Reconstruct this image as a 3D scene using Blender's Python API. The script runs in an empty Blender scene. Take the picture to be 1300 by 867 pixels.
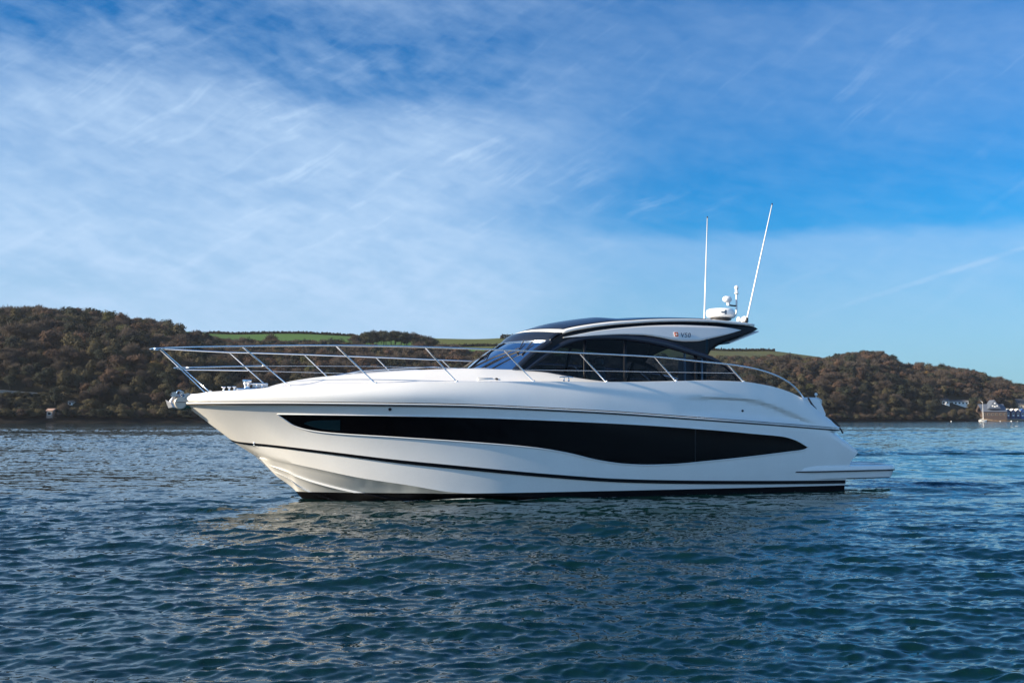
import bpy, math, random
import numpy as np
from mathutils import Vector, Matrix
from mathutils.bvhtree import BVHTree
random.seed(7); rng = np.random.default_rng(7)
SC = bpy.context.scene
COL = SC.collection

# ------------------------------------------------------------------ camera
F = 1335.0; CX, CY, HY = 650.0, 433.5, 532.0      # focal length and horizon in pixels of the 1300 wide photograph
CAMH = 1.573
PITCH = math.atan((HY - CY) / F)
cam_d = bpy.data.cameras.new("camera"); cam = bpy.data.objects.new("camera", cam_d); COL.objects.link(cam)
cam.location = (0, 0, CAMH); cam.rotation_euler = (math.pi/2 + PITCH, 0, 0)
cam_d.sensor_fit = 'HORIZONTAL'; cam_d.sensor_width = 36; cam_d.lens = 36 * F / 1300
cam_d.clip_start = 0.1; cam_d.clip_end = 20000
SC.camera = cam

# ------------------------------------------------------------------ light
SUN_EL = math.radians(21)
SUN_AZ = math.atan2(-0.935, -0.355)                 # angle from +Y towards +X of the direction to the sun
S = Vector((math.sin(SUN_AZ)*math.cos(SUN_EL), math.cos(SUN_AZ)*math.cos(SUN_EL), math.sin(SUN_EL)))
sun_d = bpy.data.lights.new("sun", 'SUN'); sun = bpy.data.objects.new("sun", sun_d); COL.objects.link(sun)
sun_d.energy = 5.0; sun_d.angle = math.radians(0.55); sun_d.color = (1.0, 0.85, 0.64)
sun.rotation_euler = S.to_track_quat('Z', 'Y').to_euler(); sun.location = (-60, -20, 40)
vs = SC.view_settings
vs.view_transform = 'Standard'; vs.look = 'None'; vs.gamma = 1.0; vs.exposure = 1.1; vs.use_curve_mapping = False
SKY_STRENGTH = 0.064

# small expression language for shader nodes
class N:
    nt = None
    def __init__(s, sock): s.k = sock
    @staticmethod
    def m(op, *a):
        n = N.nt.nodes.new('ShaderNodeMath'); n.operation = op
        for i, x in enumerate(a):
            if isinstance(x, N): N.nt.links.new(x.k, n.inputs[i])
            else: n.inputs[i].default_value = float(x)
        return N(n.outputs[0])
    def __add__(s, o): return N.m('ADD', s, o)
    def __radd__(s, o): return N.m('ADD', o, s)
    def __sub__(s, o): return N.m('SUBTRACT', s, o)
    def __rsub__(s, o): return N.m('SUBTRACT', o, s)
    def __mul__(s, o): return N.m('MULTIPLY', s, o)
    def __rmul__(s, o): return N.m('MULTIPLY', o, s)
    def __truediv__(s, o): return N.m('DIVIDE', s, o)
def nsmooth(x, a, b):
    n = N.nt.nodes.new('ShaderNodeMapRange'); n.interpolation_type = 'SMOOTHSTEP'
    N.nt.links.new(x.k, n.inputs[0]); n.inputs[1].default_value = a; n.inputs[2].default_value = b
    return N(n.outputs[0])
def ngauss(x, c, w):
    d = (x - c) / w
    return N.m('EXPONENT', d * d * -1.0)
def nmin(a, b): return N.m('MINIMUM', a, b)
def nmax(a, b): return N.m('MAXIMUM', a, b)
def nvec(x, y, z):
    n = N.nt.nodes.new('ShaderNodeCombineXYZ')
    for i, v in enumerate((x, y, z)):
        if isinstance(v, N): N.nt.links.new(v.k, n.inputs[i])
        else: n.inputs[i].default_value = v
    return n.outputs[0]
def nnoise(vec, scale, detail=4, rough=0.55, dist=0.0, col=False):
    n = N.nt.nodes.new('ShaderNodeTexNoise'); N.nt.links.new(vec, n.inputs['Vector'])
    n.inputs['Scale'].default_value = scale; n.inputs['Detail'].default_value = detail
    n.inputs['Roughness'].default_value = rough; n.inputs['Distortion'].default_value = dist
    return n.outputs['Color'] if col else N(n.outputs[0])
def nmix(f, a, b, blend='MIX'):
    n = N.nt.nodes.new('ShaderNodeMix'); n.data_type = 'RGBA'; n.blend_type = blend
    if isinstance(f, N): N.nt.links.new(f.k, n.inputs[0])
    else: n.inputs[0].default_value = f
    for i, c in ((6, a), (7, b)):
        if isinstance(c, (tuple, list)): n.inputs[i].default_value = (*c[:3], 1)
        else: N.nt.links.new(c, n.inputs[i])
    return n.outputs[2]

world = bpy.data.worlds.new("World"); SC.world = world; world.use_nodes = True
wt = world.node_tree; wt.nodes.clear(); N.nt = wt
out = wt.nodes.new('ShaderNodeOutputWorld'); bg = wt.nodes.new('ShaderNodeBackground')
sky = wt.nodes.new('ShaderNodeTexSky'); sky.sky_type = 'NISHITA'; sky.sun_disc = False
sky.sun_elevation = SUN_EL; sky.sun_rotation = SUN_AZ % (2*math.pi)
sky.air_density = 1.0; sky.dust_density = 0.6; sky.ozone_density = 2.5; sky.altitude = 0
tc = wt.nodes.new('ShaderNodeTexCoord'); sep = wt.nodes.new('ShaderNodeSeparateXYZ')
wt.links.new(tc.outputs['Generated'], sep.inputs[0])
dx, dy, dz = (N(sep.outputs[i]) for i in range(3))
az = N.m('ARCTAN2', dx, dy); el = N.m('ARCSINE', dz)
# cirrus, laid out in azimuth (U) and elevation (V, downwards) on the sky itself
U = az*1335.0 + 650.0; V0 = 532.0 - el*1335.0
ca, sa = math.cos(0.30), math.sin(0.30)
fx, fy = az*ca - el*sa, el*ca + az*sa
wob = nnoise(nvec(az*3.0, el*5.0, 1.3), 1.0, 3)
fib = nnoise(nvec(fx*7.0 + wob*0.8, fy*26.0 + wob*2.0, 0.0), 1.0, 8, 0.55, 0.15)
fib2 = nnoise(nvec(az*30.0 - el*22.0 + wob*3.0, az*20.0 + el*75.0, 4.0), 1.0, 6, 0.55, 0.2)
al_, pe_ = az*0.87 + el*0.50, el*0.87 - az*0.50
fib3 = nnoise(nvec(al_*9.0 + wob*1.5, pe_*62.0 + wob*5.0, 9.0), 1.0, 6, 0.6, 0.1)
soft = nnoise(nvec(az*4.5, el*14.0, 7.0), 1.0, 6, 0.55, 0.6)
soft2 = nnoise(nvec(az*2.3 + 3.0, el*6.0, 2.0), 1.0, 4, 0.5)
V = V0 + (soft2 - 0.5)*130.0 + (soft - 0.5)*70.0 + (fib - 0.5)*30.0
def fall(x, hi, lo): return 1.0 - nsmooth(x, lo, hi)            # 0 at hi, 1 at lo
lw = 0.86 - fall(V0, 430, 300)*0.06 - fall(V, 320, 170)*0.14 - fall(V, 175, 70)*0.54 + fall(V, 70, 0)*0.20
Vs = V0 + (soft - 0.5)*26.0 + (fib - 0.5)*14.0 - (U - 700.0)*0.02
rw_ = 0.50 - fall(V0, 460, 320)*0.12 - fall(Vs, 312, 284)*0.34 + fall(V, 240, 120)*0.13 - fall(V, 90, 0)*0.08
Uw = U + (soft2 - 0.5)*330.0 + (soft - 0.5)*200.0
lr = nsmooth(Uw, 520, 860)
tex = nsmooth(fib*0.4 + soft*0.25 + fib2*0.35, 0.30, 0.70)
mid_ = nsmooth(el, 0.04, 0.14)
cl = lw*(1.0 - lr) + rw_*lr
ext = nsmooth(el, 0.0, 0.20)*0.30 + 0.70
cl = cl + (tex - 0.5)*mid_*(0.36*(1.0 - lr) + 0.15*lr)
cl = cl + nsmooth(fib3, 0.50, 0.72)*mid_*nsmooth(soft, 0.42, 0.62)*(0.20*ngauss(V0, 200.0, 130.0) + 0.05)
cl = cl + (fib3 - 0.5)*mid_*0.22*(1.0 - lr)
def pdir(u, v):
    d = Vector((u - CX, F, CY - v)); d.rotate(Matrix.Rotation(PITCH, 3, 'X')); return d.normalized()
cn = pdir(1330, 306).cross(pdir(985, 414)).normalized()
ctd = N.m('ABSOLUTE', dx*cn.x + dy*cn.y + dz*cn.z + (soft - 0.5)*0.003 + (fib2 - 0.5)*0.002)
trail = (1.0 - nsmooth(ctd, 0.0006, 0.0034)) * nsmooth(az, 0.24, 0.40) * nsmooth(dy, 0.0, 0.3) * 0.17 * nsmooth(fib2, 0.2, 0.6)
# unseen blue-tinted cloud bank behind the camera, added to brighten the shaded hull
back = fall(dy, 0.15, -0.25)
fill_bank = fall(el + (soft2 - 0.5)*0.5, 0.95, 0.55)*(0.70 + 0.30*tex)
high = nsmooth(el, 0.36, 0.60)
cl = nmin(nmax((cl*(1.0 - high*0.75) + trail)*(1.0 - back) + fill_bank*back, 0.0), 0.95)
lr_, lg_, lb_ = back*-0.12 + 1.0, back*0.14 + 1.0, back*0.34 + 1.0
hs = wt.nodes.new('ShaderNodeHueSaturation'); wt.links.new(sky.outputs[0], hs.inputs['Color'])
hs.inputs['Saturation'].default_value = 1.30; hs.inputs['Value'].default_value = 1.0
blue = nmix(1.0, nmix(1.0, hs.outputs[0], (.18,.78,1.10), 'MULTIPLY'), nvec(ext, ext, ext), 'MULTIPLY')
cloud_col = (3.75, 5.2, 7.1)
wt.links.new(nmix(cl, blue, nmix(1.0, cloud_col, nvec(lr_, lg_, lb_), 'MULTIPLY')), bg.inputs[0]); bg.inputs[1].default_value = SKY_STRENGTH
wt.links.new(bg.outputs[0], out.inputs[0])

# ------------------------------------------------------------------ helpers
def mat(name, col=(.5,.5,.5), rough=.5, metal=0., coat=0., spec=.5, ior=1.45):
    m = bpy.data.materials.new(name); m.use_nodes = True
    b = m.node_tree.nodes['Principled BSDF']
    b.inputs['Base Color'].default_value = (*col, 1); b.inputs['Roughness'].default_value = rough
    b.inputs['Metallic'].default_value = metal; b.inputs['Coat Weight'].default_value = coat
    b.inputs['Coat Roughness'].default_value = 0.05
    b.inputs['Specular IOR Level'].default_value = spec; b.inputs['IOR'].default_value = ior
    return m
def bsdf(m): return m.node_tree.nodes['Principled BSDF']
def tag(o, label=None, cat=None, group=None, kind=None):
    for k, v in (('label', label), ('category', cat), ('group', group), ('kind', kind)):
        if v: o[k] = v
    return o
def empty(name, loc=(0,0,0), rz=0., **kw):
    o = bpy.data.objects.new(name, None); COL.objects.link(o); o.location = loc; o.rotation_euler = (0,0,rz)
    return tag(o, **kw)
def mesh_obj(name, V, Fc, m, parent=None, smooth=True, **kw):
    me = bpy.data.meshes.new(name)
    if isinstance(V, np.ndarray): V = V.tolist()
    if isinstance(Fc, np.ndarray): Fc = Fc.tolist()
    me.from_pydata(V, [], Fc)
    if m: me.materials.append(m)
    if smooth: me.polygons.foreach_set('use_smooth', [True]*len(me.polygons))
    me.update()
    o = bpy.data.objects.new(name, me); COL.objects.link(o)
    if parent: o.parent = parent
    return tag(o, **kw)
class MB:
    """collects shapes for one mesh"""
    def __init__(s): s.V = []; s.F = []
    def add(s, V, Fc):
        n = len(s.V); s.V += [tuple(map(float, v)) for v in V]; s.F += [tuple(i + n for i in f) for f in Fc]; return s
    def grid(s, G, close=False):
        G = np.asarray(G, float); r, c = G.shape[:2]
        Fc = []
        for i in range(r - 1):
            for j in range(c if close else c - 1):
                k = (j + 1) % c
                Fc.append((i*c + j, i*c + k, (i+1)*c + k, (i+1)*c + j))
        return s.add(G.reshape(-1, 3), Fc)
    def tube(s, P, r, n=8, cap=True, ang=0.0):
        P = [Vector(p) for p in P]; R = r if hasattr(r, '__len__') else [r]*len(P)
        rings = []; up = None
        for i, p in enumerate(P):
            t = (P[min(i+1, len(P)-1)] - P[max(i-1, 0)]).normalized()
            if up is None:
                up = Vector((0,0,1)) if abs(t.z) < .9 else Vector((1,0,0))
            a = t.cross(up).normalized(); b = a.cross(t).normalized(); up = b
            rings.append([p + R[i]*(math.cos(q)*a + math.sin(q)*b) for q in [ang + 2*math.pi*k/n for k in range(n)]])
        base = len(s.V)
        s.grid([[tuple(v) for v in ring] for ring in rings], close=True)
        if cap:
            s.F.append(tuple(base + k for k in range(n)))
            s.F.append(tuple(base + (len(P)-1)*n + n-1-k for k in range(n)))
        return s
    def lathe(s, prof, c=(0,0,0), n=24, axis='z'):
        rings = []
        for r, h in prof:
            ring = []
            for k in range(n):
                a = 2*math.pi*k/n; x, y = r*math.cos(a), r*math.sin(a)
                q = {'z': (x, y, h), 'y': (x, h, y), 'x': (h, x, y)}[axis]
                ring.append((q[0]+c[0], q[1]+c[1], q[2]+c[2]))
            rings.append(ring)
        b = len(s.V); s.grid(rings, close=True)
        s.F.append(tuple(b + k for k in range(n))); s.F.append(tuple(b + (len(prof)-1)*n + k for k in range(n)))
        return s
    def box(s, c, d, rz=0., bev=0.):
        x, y, z = d[0]/2, d[1]/2, d[2]/2
        b = min(bev, x*.9, y*.9, z*.9)
        ca_, sa_ = math.cos(rz), math.sin(rz)
        def ring(i, z_):
            xx, yy = x - i, y - i
            if b:
                q = [(-xx, -yy+b), (-xx+b, -yy), (xx-b, -yy), (xx, -yy+b), (xx, yy-b), (xx-b, yy), (-xx+b, yy), (-xx, yy-b)]
            else: q = [(-xx,-yy),(xx,-yy),(xx,yy),(-xx,yy)]
            return [(c[0]+px*ca_-py*sa_, c[1]+px*sa_+py*ca_, c[2]+z_) for px, py in q]
        rings = [ring(b, -z), ring(0, -z+b), ring(0, z-b), ring(b, z)] if b else [ring(0,-z), ring(0,z)]
        n = len(rings[0]); base = len(s.V)
        s.grid(rings, close=True)
        s.F.append(tuple(base + n-1-k for k in range(n))); s.F.append(tuple(base + (len(rings)-1)*n + k for k in range(n)))
        return s
    def mirror(s):
        n = len(s.V)
        s.V += [(v[0], -v[1], v[2]) for v in s.V]; s.F += [tuple(n + i for i in reversed(f)) for f in s.F]
        return s
    def out(s):
        """turn an open sheet of the port side so that its faces look outboard"""
        t = 0.
        for f in s.F:
            a, b, c = (Vector(s.V[i]) for i in f[:3]); t += (b - a).cross(c - a).y
        if t > 0: s.F = [tuple(reversed(f)) for f in s.F]
        return s
    def top(s):
        t = 0.
        for f in s.F:
            a, b, c = (Vector(s.V[i]) for i in f[:3]); t += (b - a).cross(c - a).z
        if t < 0: s.F = [tuple(reversed(f)) for f in s.F]
        return s
    def build(s, name, m, parent=None, smooth=True, **kw):
        return mesh_obj(name, s.V, s.F, m, parent, smooth, **kw)
def mirrored(o, name=None):
    """the same part on the other side of the boat, as a mesh of its own"""
    me = o.data.copy()
    co = np.empty(len(me.vertices)*3, np.float32); me.vertices.foreach_get('co', co)
    co[1::3] *= -1; me.vertices.foreach_set('co', co); me.flip_normals(); me.update()
    c = o.copy(); c.data = me; COL.objects.link(c)
    return c
def autosmooth(o, deg=35):
    me = o.data
    try:
        me.set_sharp_from_angle(angle=math.radians(deg))
    except Exception: pass
    return o
def spline(P, n):
    """Catmull-Rom through P, n samples by chord length"""
    P = np.asarray(P, float)
    d = np.r_[0, np.cumsum(np.linalg.norm(np.diff(P, axis=0), axis=1))]
    return np.array([pch(d, P[:, k], np.linspace(0, d[-1], n)) for k in range(P.shape[1])]).T
def pch(x, y, xi):
    """monotone cubic interpolation"""
    x = np.asarray(x, float); y = np.asarray(y, float); h = np.diff(x); dl = np.diff(y)/h
    m = np.zeros(len(x)); m[0] = dl[0]; m[-1] = dl[-1]
    for i in range(1, len(x)-1):
        if dl[i-1]*dl[i] > 0:
            w1, w2 = 2*h[i]+h[i-1], h[i]+2*h[i-1]
            m[i] = (w1+w2)/(w1/dl[i-1] + w2/dl[i])
    xi = np.clip(np.asarray(xi, float), x[0], x[-1])
    k = np.clip(np.searchsorted(x, xi) - 1, 0, len(x)-2); t = (xi - x[k])/h[k]
    return (y[k]*(2*t**3-3*t**2+1) + m[k]*h[k]*(t**3-2*t**2+t) + y[k+1]*(-2*t**3+3*t**2) + m[k+1]*h[k]*(t**3-t**2))
def tab(*pairs):
    X = [p[0] for p in pairs]; Y = [p[1] for p in pairs]
    return lambda s: pch(X, Y, s)
def sstep(x, a, b):
    t = np.clip((np.asarray(x, float) - a)/(b - a), 0, 1); return t*t*(3-2*t)

# ------------------------------------------------------------------ materials
M = {}
def gelcoat(name, col, rough=.22):
    m = mat(name, col, rough, coat=.35); N.nt = m.node_tree
    t = N.nt.nodes.new('ShaderNodeTexCoord')
    n = nnoise(t.outputs['Object'], 1.3, 4)
    n2 = nnoise(t.outputs['Object'], 22.0, 3)
    N.nt.links.new(nmix(nsmooth(n*0.7 + n2*0.3, .38, .66), tuple(c*.955 for c in col), col), bsdf(m).inputs['Base Color'])
    r = n*0.12 + (rough - 0.05)
    N.nt.links.new(r.k, bsdf(m).inputs['Roughness'])
    return m
M['white'] = gelcoat('white_gelcoat', (.80,.795,.78))
M['deck'] = gelcoat('deck_gelcoat', (.78,.775,.76), .4)
M['grey'] = gelcoat('silver_gelcoat', (.62,.63,.64), .3)
M['navy'] = mat('navy_gloss_paint', (.014,.020,.036), .2, spec=.4)
M['black'] = mat('black_gloss_paint', (.005,.006,.009), .3, spec=.2)
M['antifoul'] = mat('black_antifouling', (.006,.006,.008), .55)
M['rubber'] = mat('dark_rubber', (.02,.02,.024), .5)
M['hullglass'] = mat('black_hull_glass', (.002,.002,.003), .03, spec=.16)
M['cream_enamel'] = mat('cream_enamel', (.50,.46,.40), .35)
M['throughlight'] = mat('painted_through_light', (.004,.014,.022), .05, spec=.15)  # blue of daylight seen through the hull, put into the base colour
M['galv'] = mat('galvanised_iron', (.42,.43,.47), .3, metal=.55)
M['steel'] = mat('polished_steel', (.80,.80,.81), .12, metal=1.)
M['whiteplastic'] = mat('white_plastic', (.82,.82,.82), .35)
M['cushion'] = mat('pale_cushion', (.62,.60,.56), .8)
M['inside'] = mat('dark_interior', (.06,.055,.05), .6)
M['cream'] = mat('cream_upholstery', (.32,.29,.24), .7)
M['teak'] = mat('teak_planks', (.24,.14,.07), .6)
M['orange'] = mat('orange_enamel', (.62,.11,.03), .3)
M['badge'] = mat('blue_grey_badge', (.05,.08,.13), .3)
def tinted(name, tint, refl, base=(.01,.014,.02)):
    m = bpy.data.materials.new(name); m.use_nodes = True; t = m.node_tree; t.nodes.clear(); N.nt = t
    o = t.nodes.new('ShaderNodeOutputMaterial'); mx = t.nodes.new('ShaderNodeMixShader')
    tr = t.nodes.new('ShaderNodeBsdfTransparent'); tr.inputs[0].default_value = (*tint, 1)
    gl = t.nodes.new('ShaderNodeBsdfGlossy'); gl.inputs['Roughness'].default_value = .02
    gl.inputs['Color'].default_value = (.9,.95,1,1)
    fr = t.nodes.new('ShaderNodeFresnel'); fr.inputs[0].default_value = 1.5 if refl > .1 else 1.2
    f = N(fr.outputs[0])*(1-refl) + refl
    t.links.new(f.k, mx.inputs[0]); t.links.new(tr.outputs[0], mx.inputs[1]); t.links.new(gl.outputs[0], mx.inputs[2])
    t.links.new(mx.outputs[0], o.inputs[0]); return m
M['sideglass'] = tinted('dark_tinted_glass', (.22,.29,.38), .0)
M['screenglass'] = tinted('windscreen_glass', (.26,.40,.52), .85)

# ------------------------------------------------------------------ yacht: hull lines
X0, D0, TH = -6.277, 20.097, 0.387
CT, ST = math.cos(TH), math.sin(TH)
yacht = empty('motor_yacht', (X0, D0, 0), TH, label='long white motor yacht with a black wave-shaped hull window idling on the water', cat='motor yacht')
def ray(u, v):
    """pixel of the photograph -> origin and direction in the yacht's own axes (s aft, p to port, z up)"""
    d = pdir(u, v); o = (-X0, -D0, CAMH)
    return (np.array([o[0]*CT + o[1]*ST, o[0]*ST - o[1]*CT, CAMH]), np.array([d.x*CT + d.y*ST, d.x*ST - d.y*CT, d.z]))
def on(u, v, pf):
    """where the ray meets the surface p = pf(s, z)"""
    o, d = ray(u, v)
    if not callable(pf): c = pf; pf = lambda s, z: c
    a, b = 8., 45.
    g = lambda t: (lambda q: q[1] - pf(q[0], q[2]))(o + d*t)
    T = np.linspace(a, b, 240); last = g(T[0])
    for i in range(1, len(T)):
        cur = g(T[i])
        if last*cur <= 0:
            lo, hi, fl = T[i-1], T[i], last
            for _ in range(40):
                mid = (lo+hi)/2; fm = g(mid)
                if fl*fm <= 0: hi = mid
                else: lo, fl = mid, fm
            return o + d*(lo+hi)/2
        last = cur
    raise ValueError(('no hit', u, v))
L = lambda q: (q[0], -q[1], q[2])                 # (s, p, z) -> local x, y, z
HBk = tab((-.3,0),(0,.07),(.12,.27),(.3,.46),(.6,.69),(1,.93),(2,1.37),(3,1.66),(4,1.84),(5,1.94),(6,2.0),(8,2.05),(10,2.05),(12,2.01),(14,1.92),(16,1.8))
HBs = tab((.5,.0),(.82,.02),(1.2,.30),(1.6,.60),(2,.87),(3,1.30),(4,1.57),(5,1.75),(6,1.86),(8,1.95),(10,1.96),(12,1.93),(14,1.86),(16,1.8))
HBc = tab((1,.0),(1.45,.02),(1.55,.27),(1.7,.45),(2,.68),(2.5,.96),(3,1.18),(4,1.48),(5,1.66),(6,1.77),(8,1.85),(10,1.87),(12,1.85),(14,1.80),(16,1.74))
def lean(s): return np.interp(s, [0,.5,2,4,8,12,14.5,16], [.02,.12,.16,.13,.12,.14,.10,.1])
HBe = lambda s: np.maximum(HBk(s - .05) - lean(s), .03)
def trace(px, pf):
    return np.array([on(u, v, (lambda s, z: float(pf(s)))) for u, v in px])
K = trace([(241,511.5),(262,511.4),(300,511.3),(350,511.3),(450,512.3),(575,514.2),(680,518.3),(780,523.5),(879,530.5),(985,538.2),(1065,544.7)], HBk)
SL = trace([(303,563),(340,567),(420,577),(506,588),(600,597.5),(700,606.5),(791,612.5),(901,614.5),(1040,614),(1074,613.5)], HBs)
CH = trace([(345,583),(393,593),(455,606),(520,616),(573,624.5)], HBc)
zK = lambda s: pch(K[:,0], K[:,2], s)
stem_s0, stem_c0 = SL[0,0]-.25, CH[0,0]-.3
SLx = np.r_[[on(296,560.5,0.)[0]], SL[:,0]]; SLz = np.r_[[on(296,560.5,0.)[2]], SL[:,2]]
zS = lambda s: pch(SLx, SLz, s)
CHx = np.r_[[on(326,580,0.)[0]], CH[:,0], [9, 15.5]]; CHz = np.r_[[on(326,580,0.)[2]], CH[:,2], [-.06, -.12]]
zC = lambda s: pch(CHx, CHz, s)
stem = np.array([on(u, v, 0.) for u, v in [(243,514),(276,541.8),(295,558.8),(326,581),(347,601),(374,621.5),(382,631)]])
E = trace([(247,500.5),(271,497.4),(314,495),(345,492),(405,488.8),(450,487.7),(527,485.6),(600,484.8),(700,484.4),(780,485),(860,483.8),(905,483.2),(942,484.5),(973.5,489),(1004.6,498.4),(1025.4,510),(1042,524),(1054.5,533),(1063,542.5)], HBe)
zE = lambda s: pch(E[:,0], E[:,2], s)
if 0: print('K', K.round(2).tolist(), '\nS', SL.round(2).tolist(), '\nC', CH.round(2).tolist(), '\nstem', stem.round(2).tolist(), '\nE', E.round(2).tolist())
sA = lambda u, v, p=1.88: on(u, v, p)[0]
end_k, end_b, end_l, end_s = K[-1,0], sA(1088,572), sA(1078,583), sA(1074,613)
NT = 210
tt = np.linspace(0, 1, NT)**1.55
stz = lambda z: np.interp(z, stem[::-1,2], stem[::-1,0])     # stem profile
def line(s0, s1, pf, zf):
    s = s0 + (s1 - s0)*tt; p = np.array(pf(s)); p[0] = .012
    return np.stack([s, p, zf(s)], -1)
sK0 = .0
LK = line(sK0, end_k, HBk, zK); LK[0] = (-.02, .03, zK(0))
LS = line(SLx[0], end_s, HBs, zS); LC = line(CHx[0], end_s, HBc, zC)
kx = np.r_[CHx[0], stem[4:,0], [stem[-1,0]+.8, stem[-1,0]+2.2, 8, 15.5]]; kz = np.r_[CHz[0], stem[4:,2], [-.35, -.62, -.75, -.62]]
keel_s = kx[1] + (end_s - kx[1])*tt
LB = np.stack([keel_s, np.full(NT, .012), pch(kx, kz, keel_s)], -1)
rows = [LK]
nA = 16
for i in range(1, nA):                              # topsides: knuckle to stripe, slightly hollow forward
    q = i/nA; r = LK*(1-q) + LS*q
    hollow = .07*(1 - sstep(LK[:,0], 1., 7.))*np.clip(HBk(LK[:,0])/1.2, 0, 1)
    r[:,1] = np.maximum(r[:,1] - hollow*4*q*(1-q) + .035*sstep(LK[:,0], 6, 10)*4*q*(1-q), .012)
    ext = np.interp(q, [0,.42,.60,1], [end_k, end_b, end_l, end_s]) - (end_k*(1-q) + end_s*q)   # aft edge bulges
    r[:,0] += ext*sstep(tt, .93, 1.)
    cs_ = np.interp(q, [0, .40, .47], [sA(1046,545), sA(1086,568), 30.])
    r[:,1] -= .75*np.maximum(0, r[:,0] - cs_)                     # the quarter turns in towards the transom
    rows.append(r)
rows.append(LS)
d = LS.copy(); d[:,1] = np.maximum(d[:,1] - .012, .01); d[:,2] -= .004; rows.append(d)   # the stripe's small step
for q in (.33,.66): rows.append(d*(1-q) + LC*q)
rows.append(LC)
c2 = LC.copy(); c2[:,1] = np.maximum(c2[:,1] - .035*sstep(LC[:,1], .05, .5), .01); c2[:,2] -= .012; rows.append(c2)   # chine flat
def bottom(q): 
    r = c2*(1-q) + LB*q
    return r
for q0, q1 in ((0,.36),(.36,.68),(.68,1.)):          # two spray rails
    for k in (.25,.5,.75): rows.append(bottom(q0 + (q1-q0)*k))
    if q1 < 1:
        a = bottom(q1 - .05); a2 = bottom(q1 - .01); fade = sstep(LC[:,1], .05, .6)
        a2[:,1] += .055*fade; a2[:,2] -= .008*fade
        b_ = bottom(q1 + .005); b_[:,2] -= .012*fade
        rows += [a, a2, b_]
rows.append(LB)
G = np.array([[L(q) for q in r] for r in rows])
zboot = lambda s: np.interp(s, [2, 5, 8, 11, 15], [on(374,622,.05)[2], .155, .135, .125, .11])
hb = MB(); hb.grid(G)
n_rows, n_cols = G.shape[:2]
# transom closing the aft end
endc = G[:, -1]
tr = MB(); tr.grid(np.array([endc, endc*np.array([1,-1,1])]))
hb.mirror()
hb.add(tr.V, [tuple(reversed(f)) for f in tr.F])
hull = hb.build('hull', M['white'], yacht); autosmooth(hull, 30)
# underwater paint: assigned to the hull by height, following a line drawn on the hull
hm = gelcoat('hull_gelcoat', (.80,.79,.77), .2); N.nt = hm.node_tree
t_ = N.nt.nodes.new('ShaderNodeTexCoord'); sp_ = N.nt.nodes.new('ShaderNodeSeparateXYZ'); N.nt.links.new(t_.outputs['Object'], sp_.inputs[0])
zz, xx = N(sp_.outputs[2]), N(sp_.outputs[0])
bl = N.nt.nodes.new('ShaderNodeMath'); bl.operation = 'LESS_THAN'
lim = .165 - .0045*xx
N.nt.links.new(zz.k, bl.inputs[0]); N.nt.links.new(lim.k, bl.inputs[1])
b0 = bsdf(hm); src = b0.inputs['Base Color'].links[0].from_socket
N.nt.links.new(nmix(N(bl.outputs[0]), src, (.006,.006,.008)), b0.inputs['Base Color'])
kc_ = (1.0 - N(bl.outputs[0]))*0.35; N.nt.links.new(kc_.k, b0.inputs['Coat Weight'])
rs_ = b0.inputs['Roughness'].links[0].from_socket; kr_ = N(rs_) + N(bl.outputs[0])*0.5; N.nt.links.new(kr_.k, b0.inputs['Roughness'])
kp_ = (1.0 - N(bl.outputs[0]))*0.4 + 0.1; N.nt.links.new(kp_.k, b0.inputs['Specular IOR Level'])
hull.data.materials.clear(); hull.data.materials.append(hm)

BV = BVHTree.FromPolygons([Vector(v) for v in hb.V[:n_rows*n_cols]], hb.F[:(n_rows-1)*(n_cols-1)])
def onhull(u, v, off=.0, bv=None):
    """the point of the hull side that this pixel shows, moved out by off"""
    o, d = ray(u, v)
    hit, nor, _, _ = (bv or BV).ray_cast(Vector(L(o)), Vector(L(d)))
    if hit is None: return None
    if nor.dot(Vector(L(d))) > 0: nor = -nor
    return hit + nor*off
# black stripe along the hull
sb = MB(); Gs = []
for dz_, of_ in ((.075, .014), (.004, .010)):
    f = np.clip(dz_*np.minimum(1., .45 + .12*LS[:,0])/np.maximum(LK[:,2] - LS[:,2], .05), 0, 1)[:,None]
    q_ = LS*(1-f) + LK*f
    Gs.append([(a[0] - .012*(k < 6), -(a[1] + of_), a[2]) for k, a in enumerate(q_)])
top_, bot_ = np.array(Gs[0]), np.array(Gs[1])
inn = bot_ + np.array([0,.03,-.004]); inn2 = top_ + np.array([0,.03,.004])
sb.grid([inn2, top_, bot_, inn]); stripe = sb.build('stripe', M['black'], yacht, smooth=False); mirrored(stripe)
# rub rail along the knuckle
rb = MB(); prof = [(-.01,.014),(.008,.011),(.012,.0),(.008,-.012),(-.01,-.018)]
rb.grid([[(q[0] + (-.02 if i < 3 else 0), -(q[1] + a), q[2] + b) for i, q in enumerate(LK)] for a, b in prof])
rub = rb.build('rub_rail', M['white'], yacht); mirrored(rub)
rb = MB(); rb.grid([[(q[0], -(q[1] + a), q[2] + b) for q in LK[1:]] for a, b in [(.0,-.018),(.019,-.019),(.018,-.040),(-.006,-.043)]])
rub2 = rb.build('rub_rail_gasket', M['rubber'], yacht); mirrored(rub2)

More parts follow.
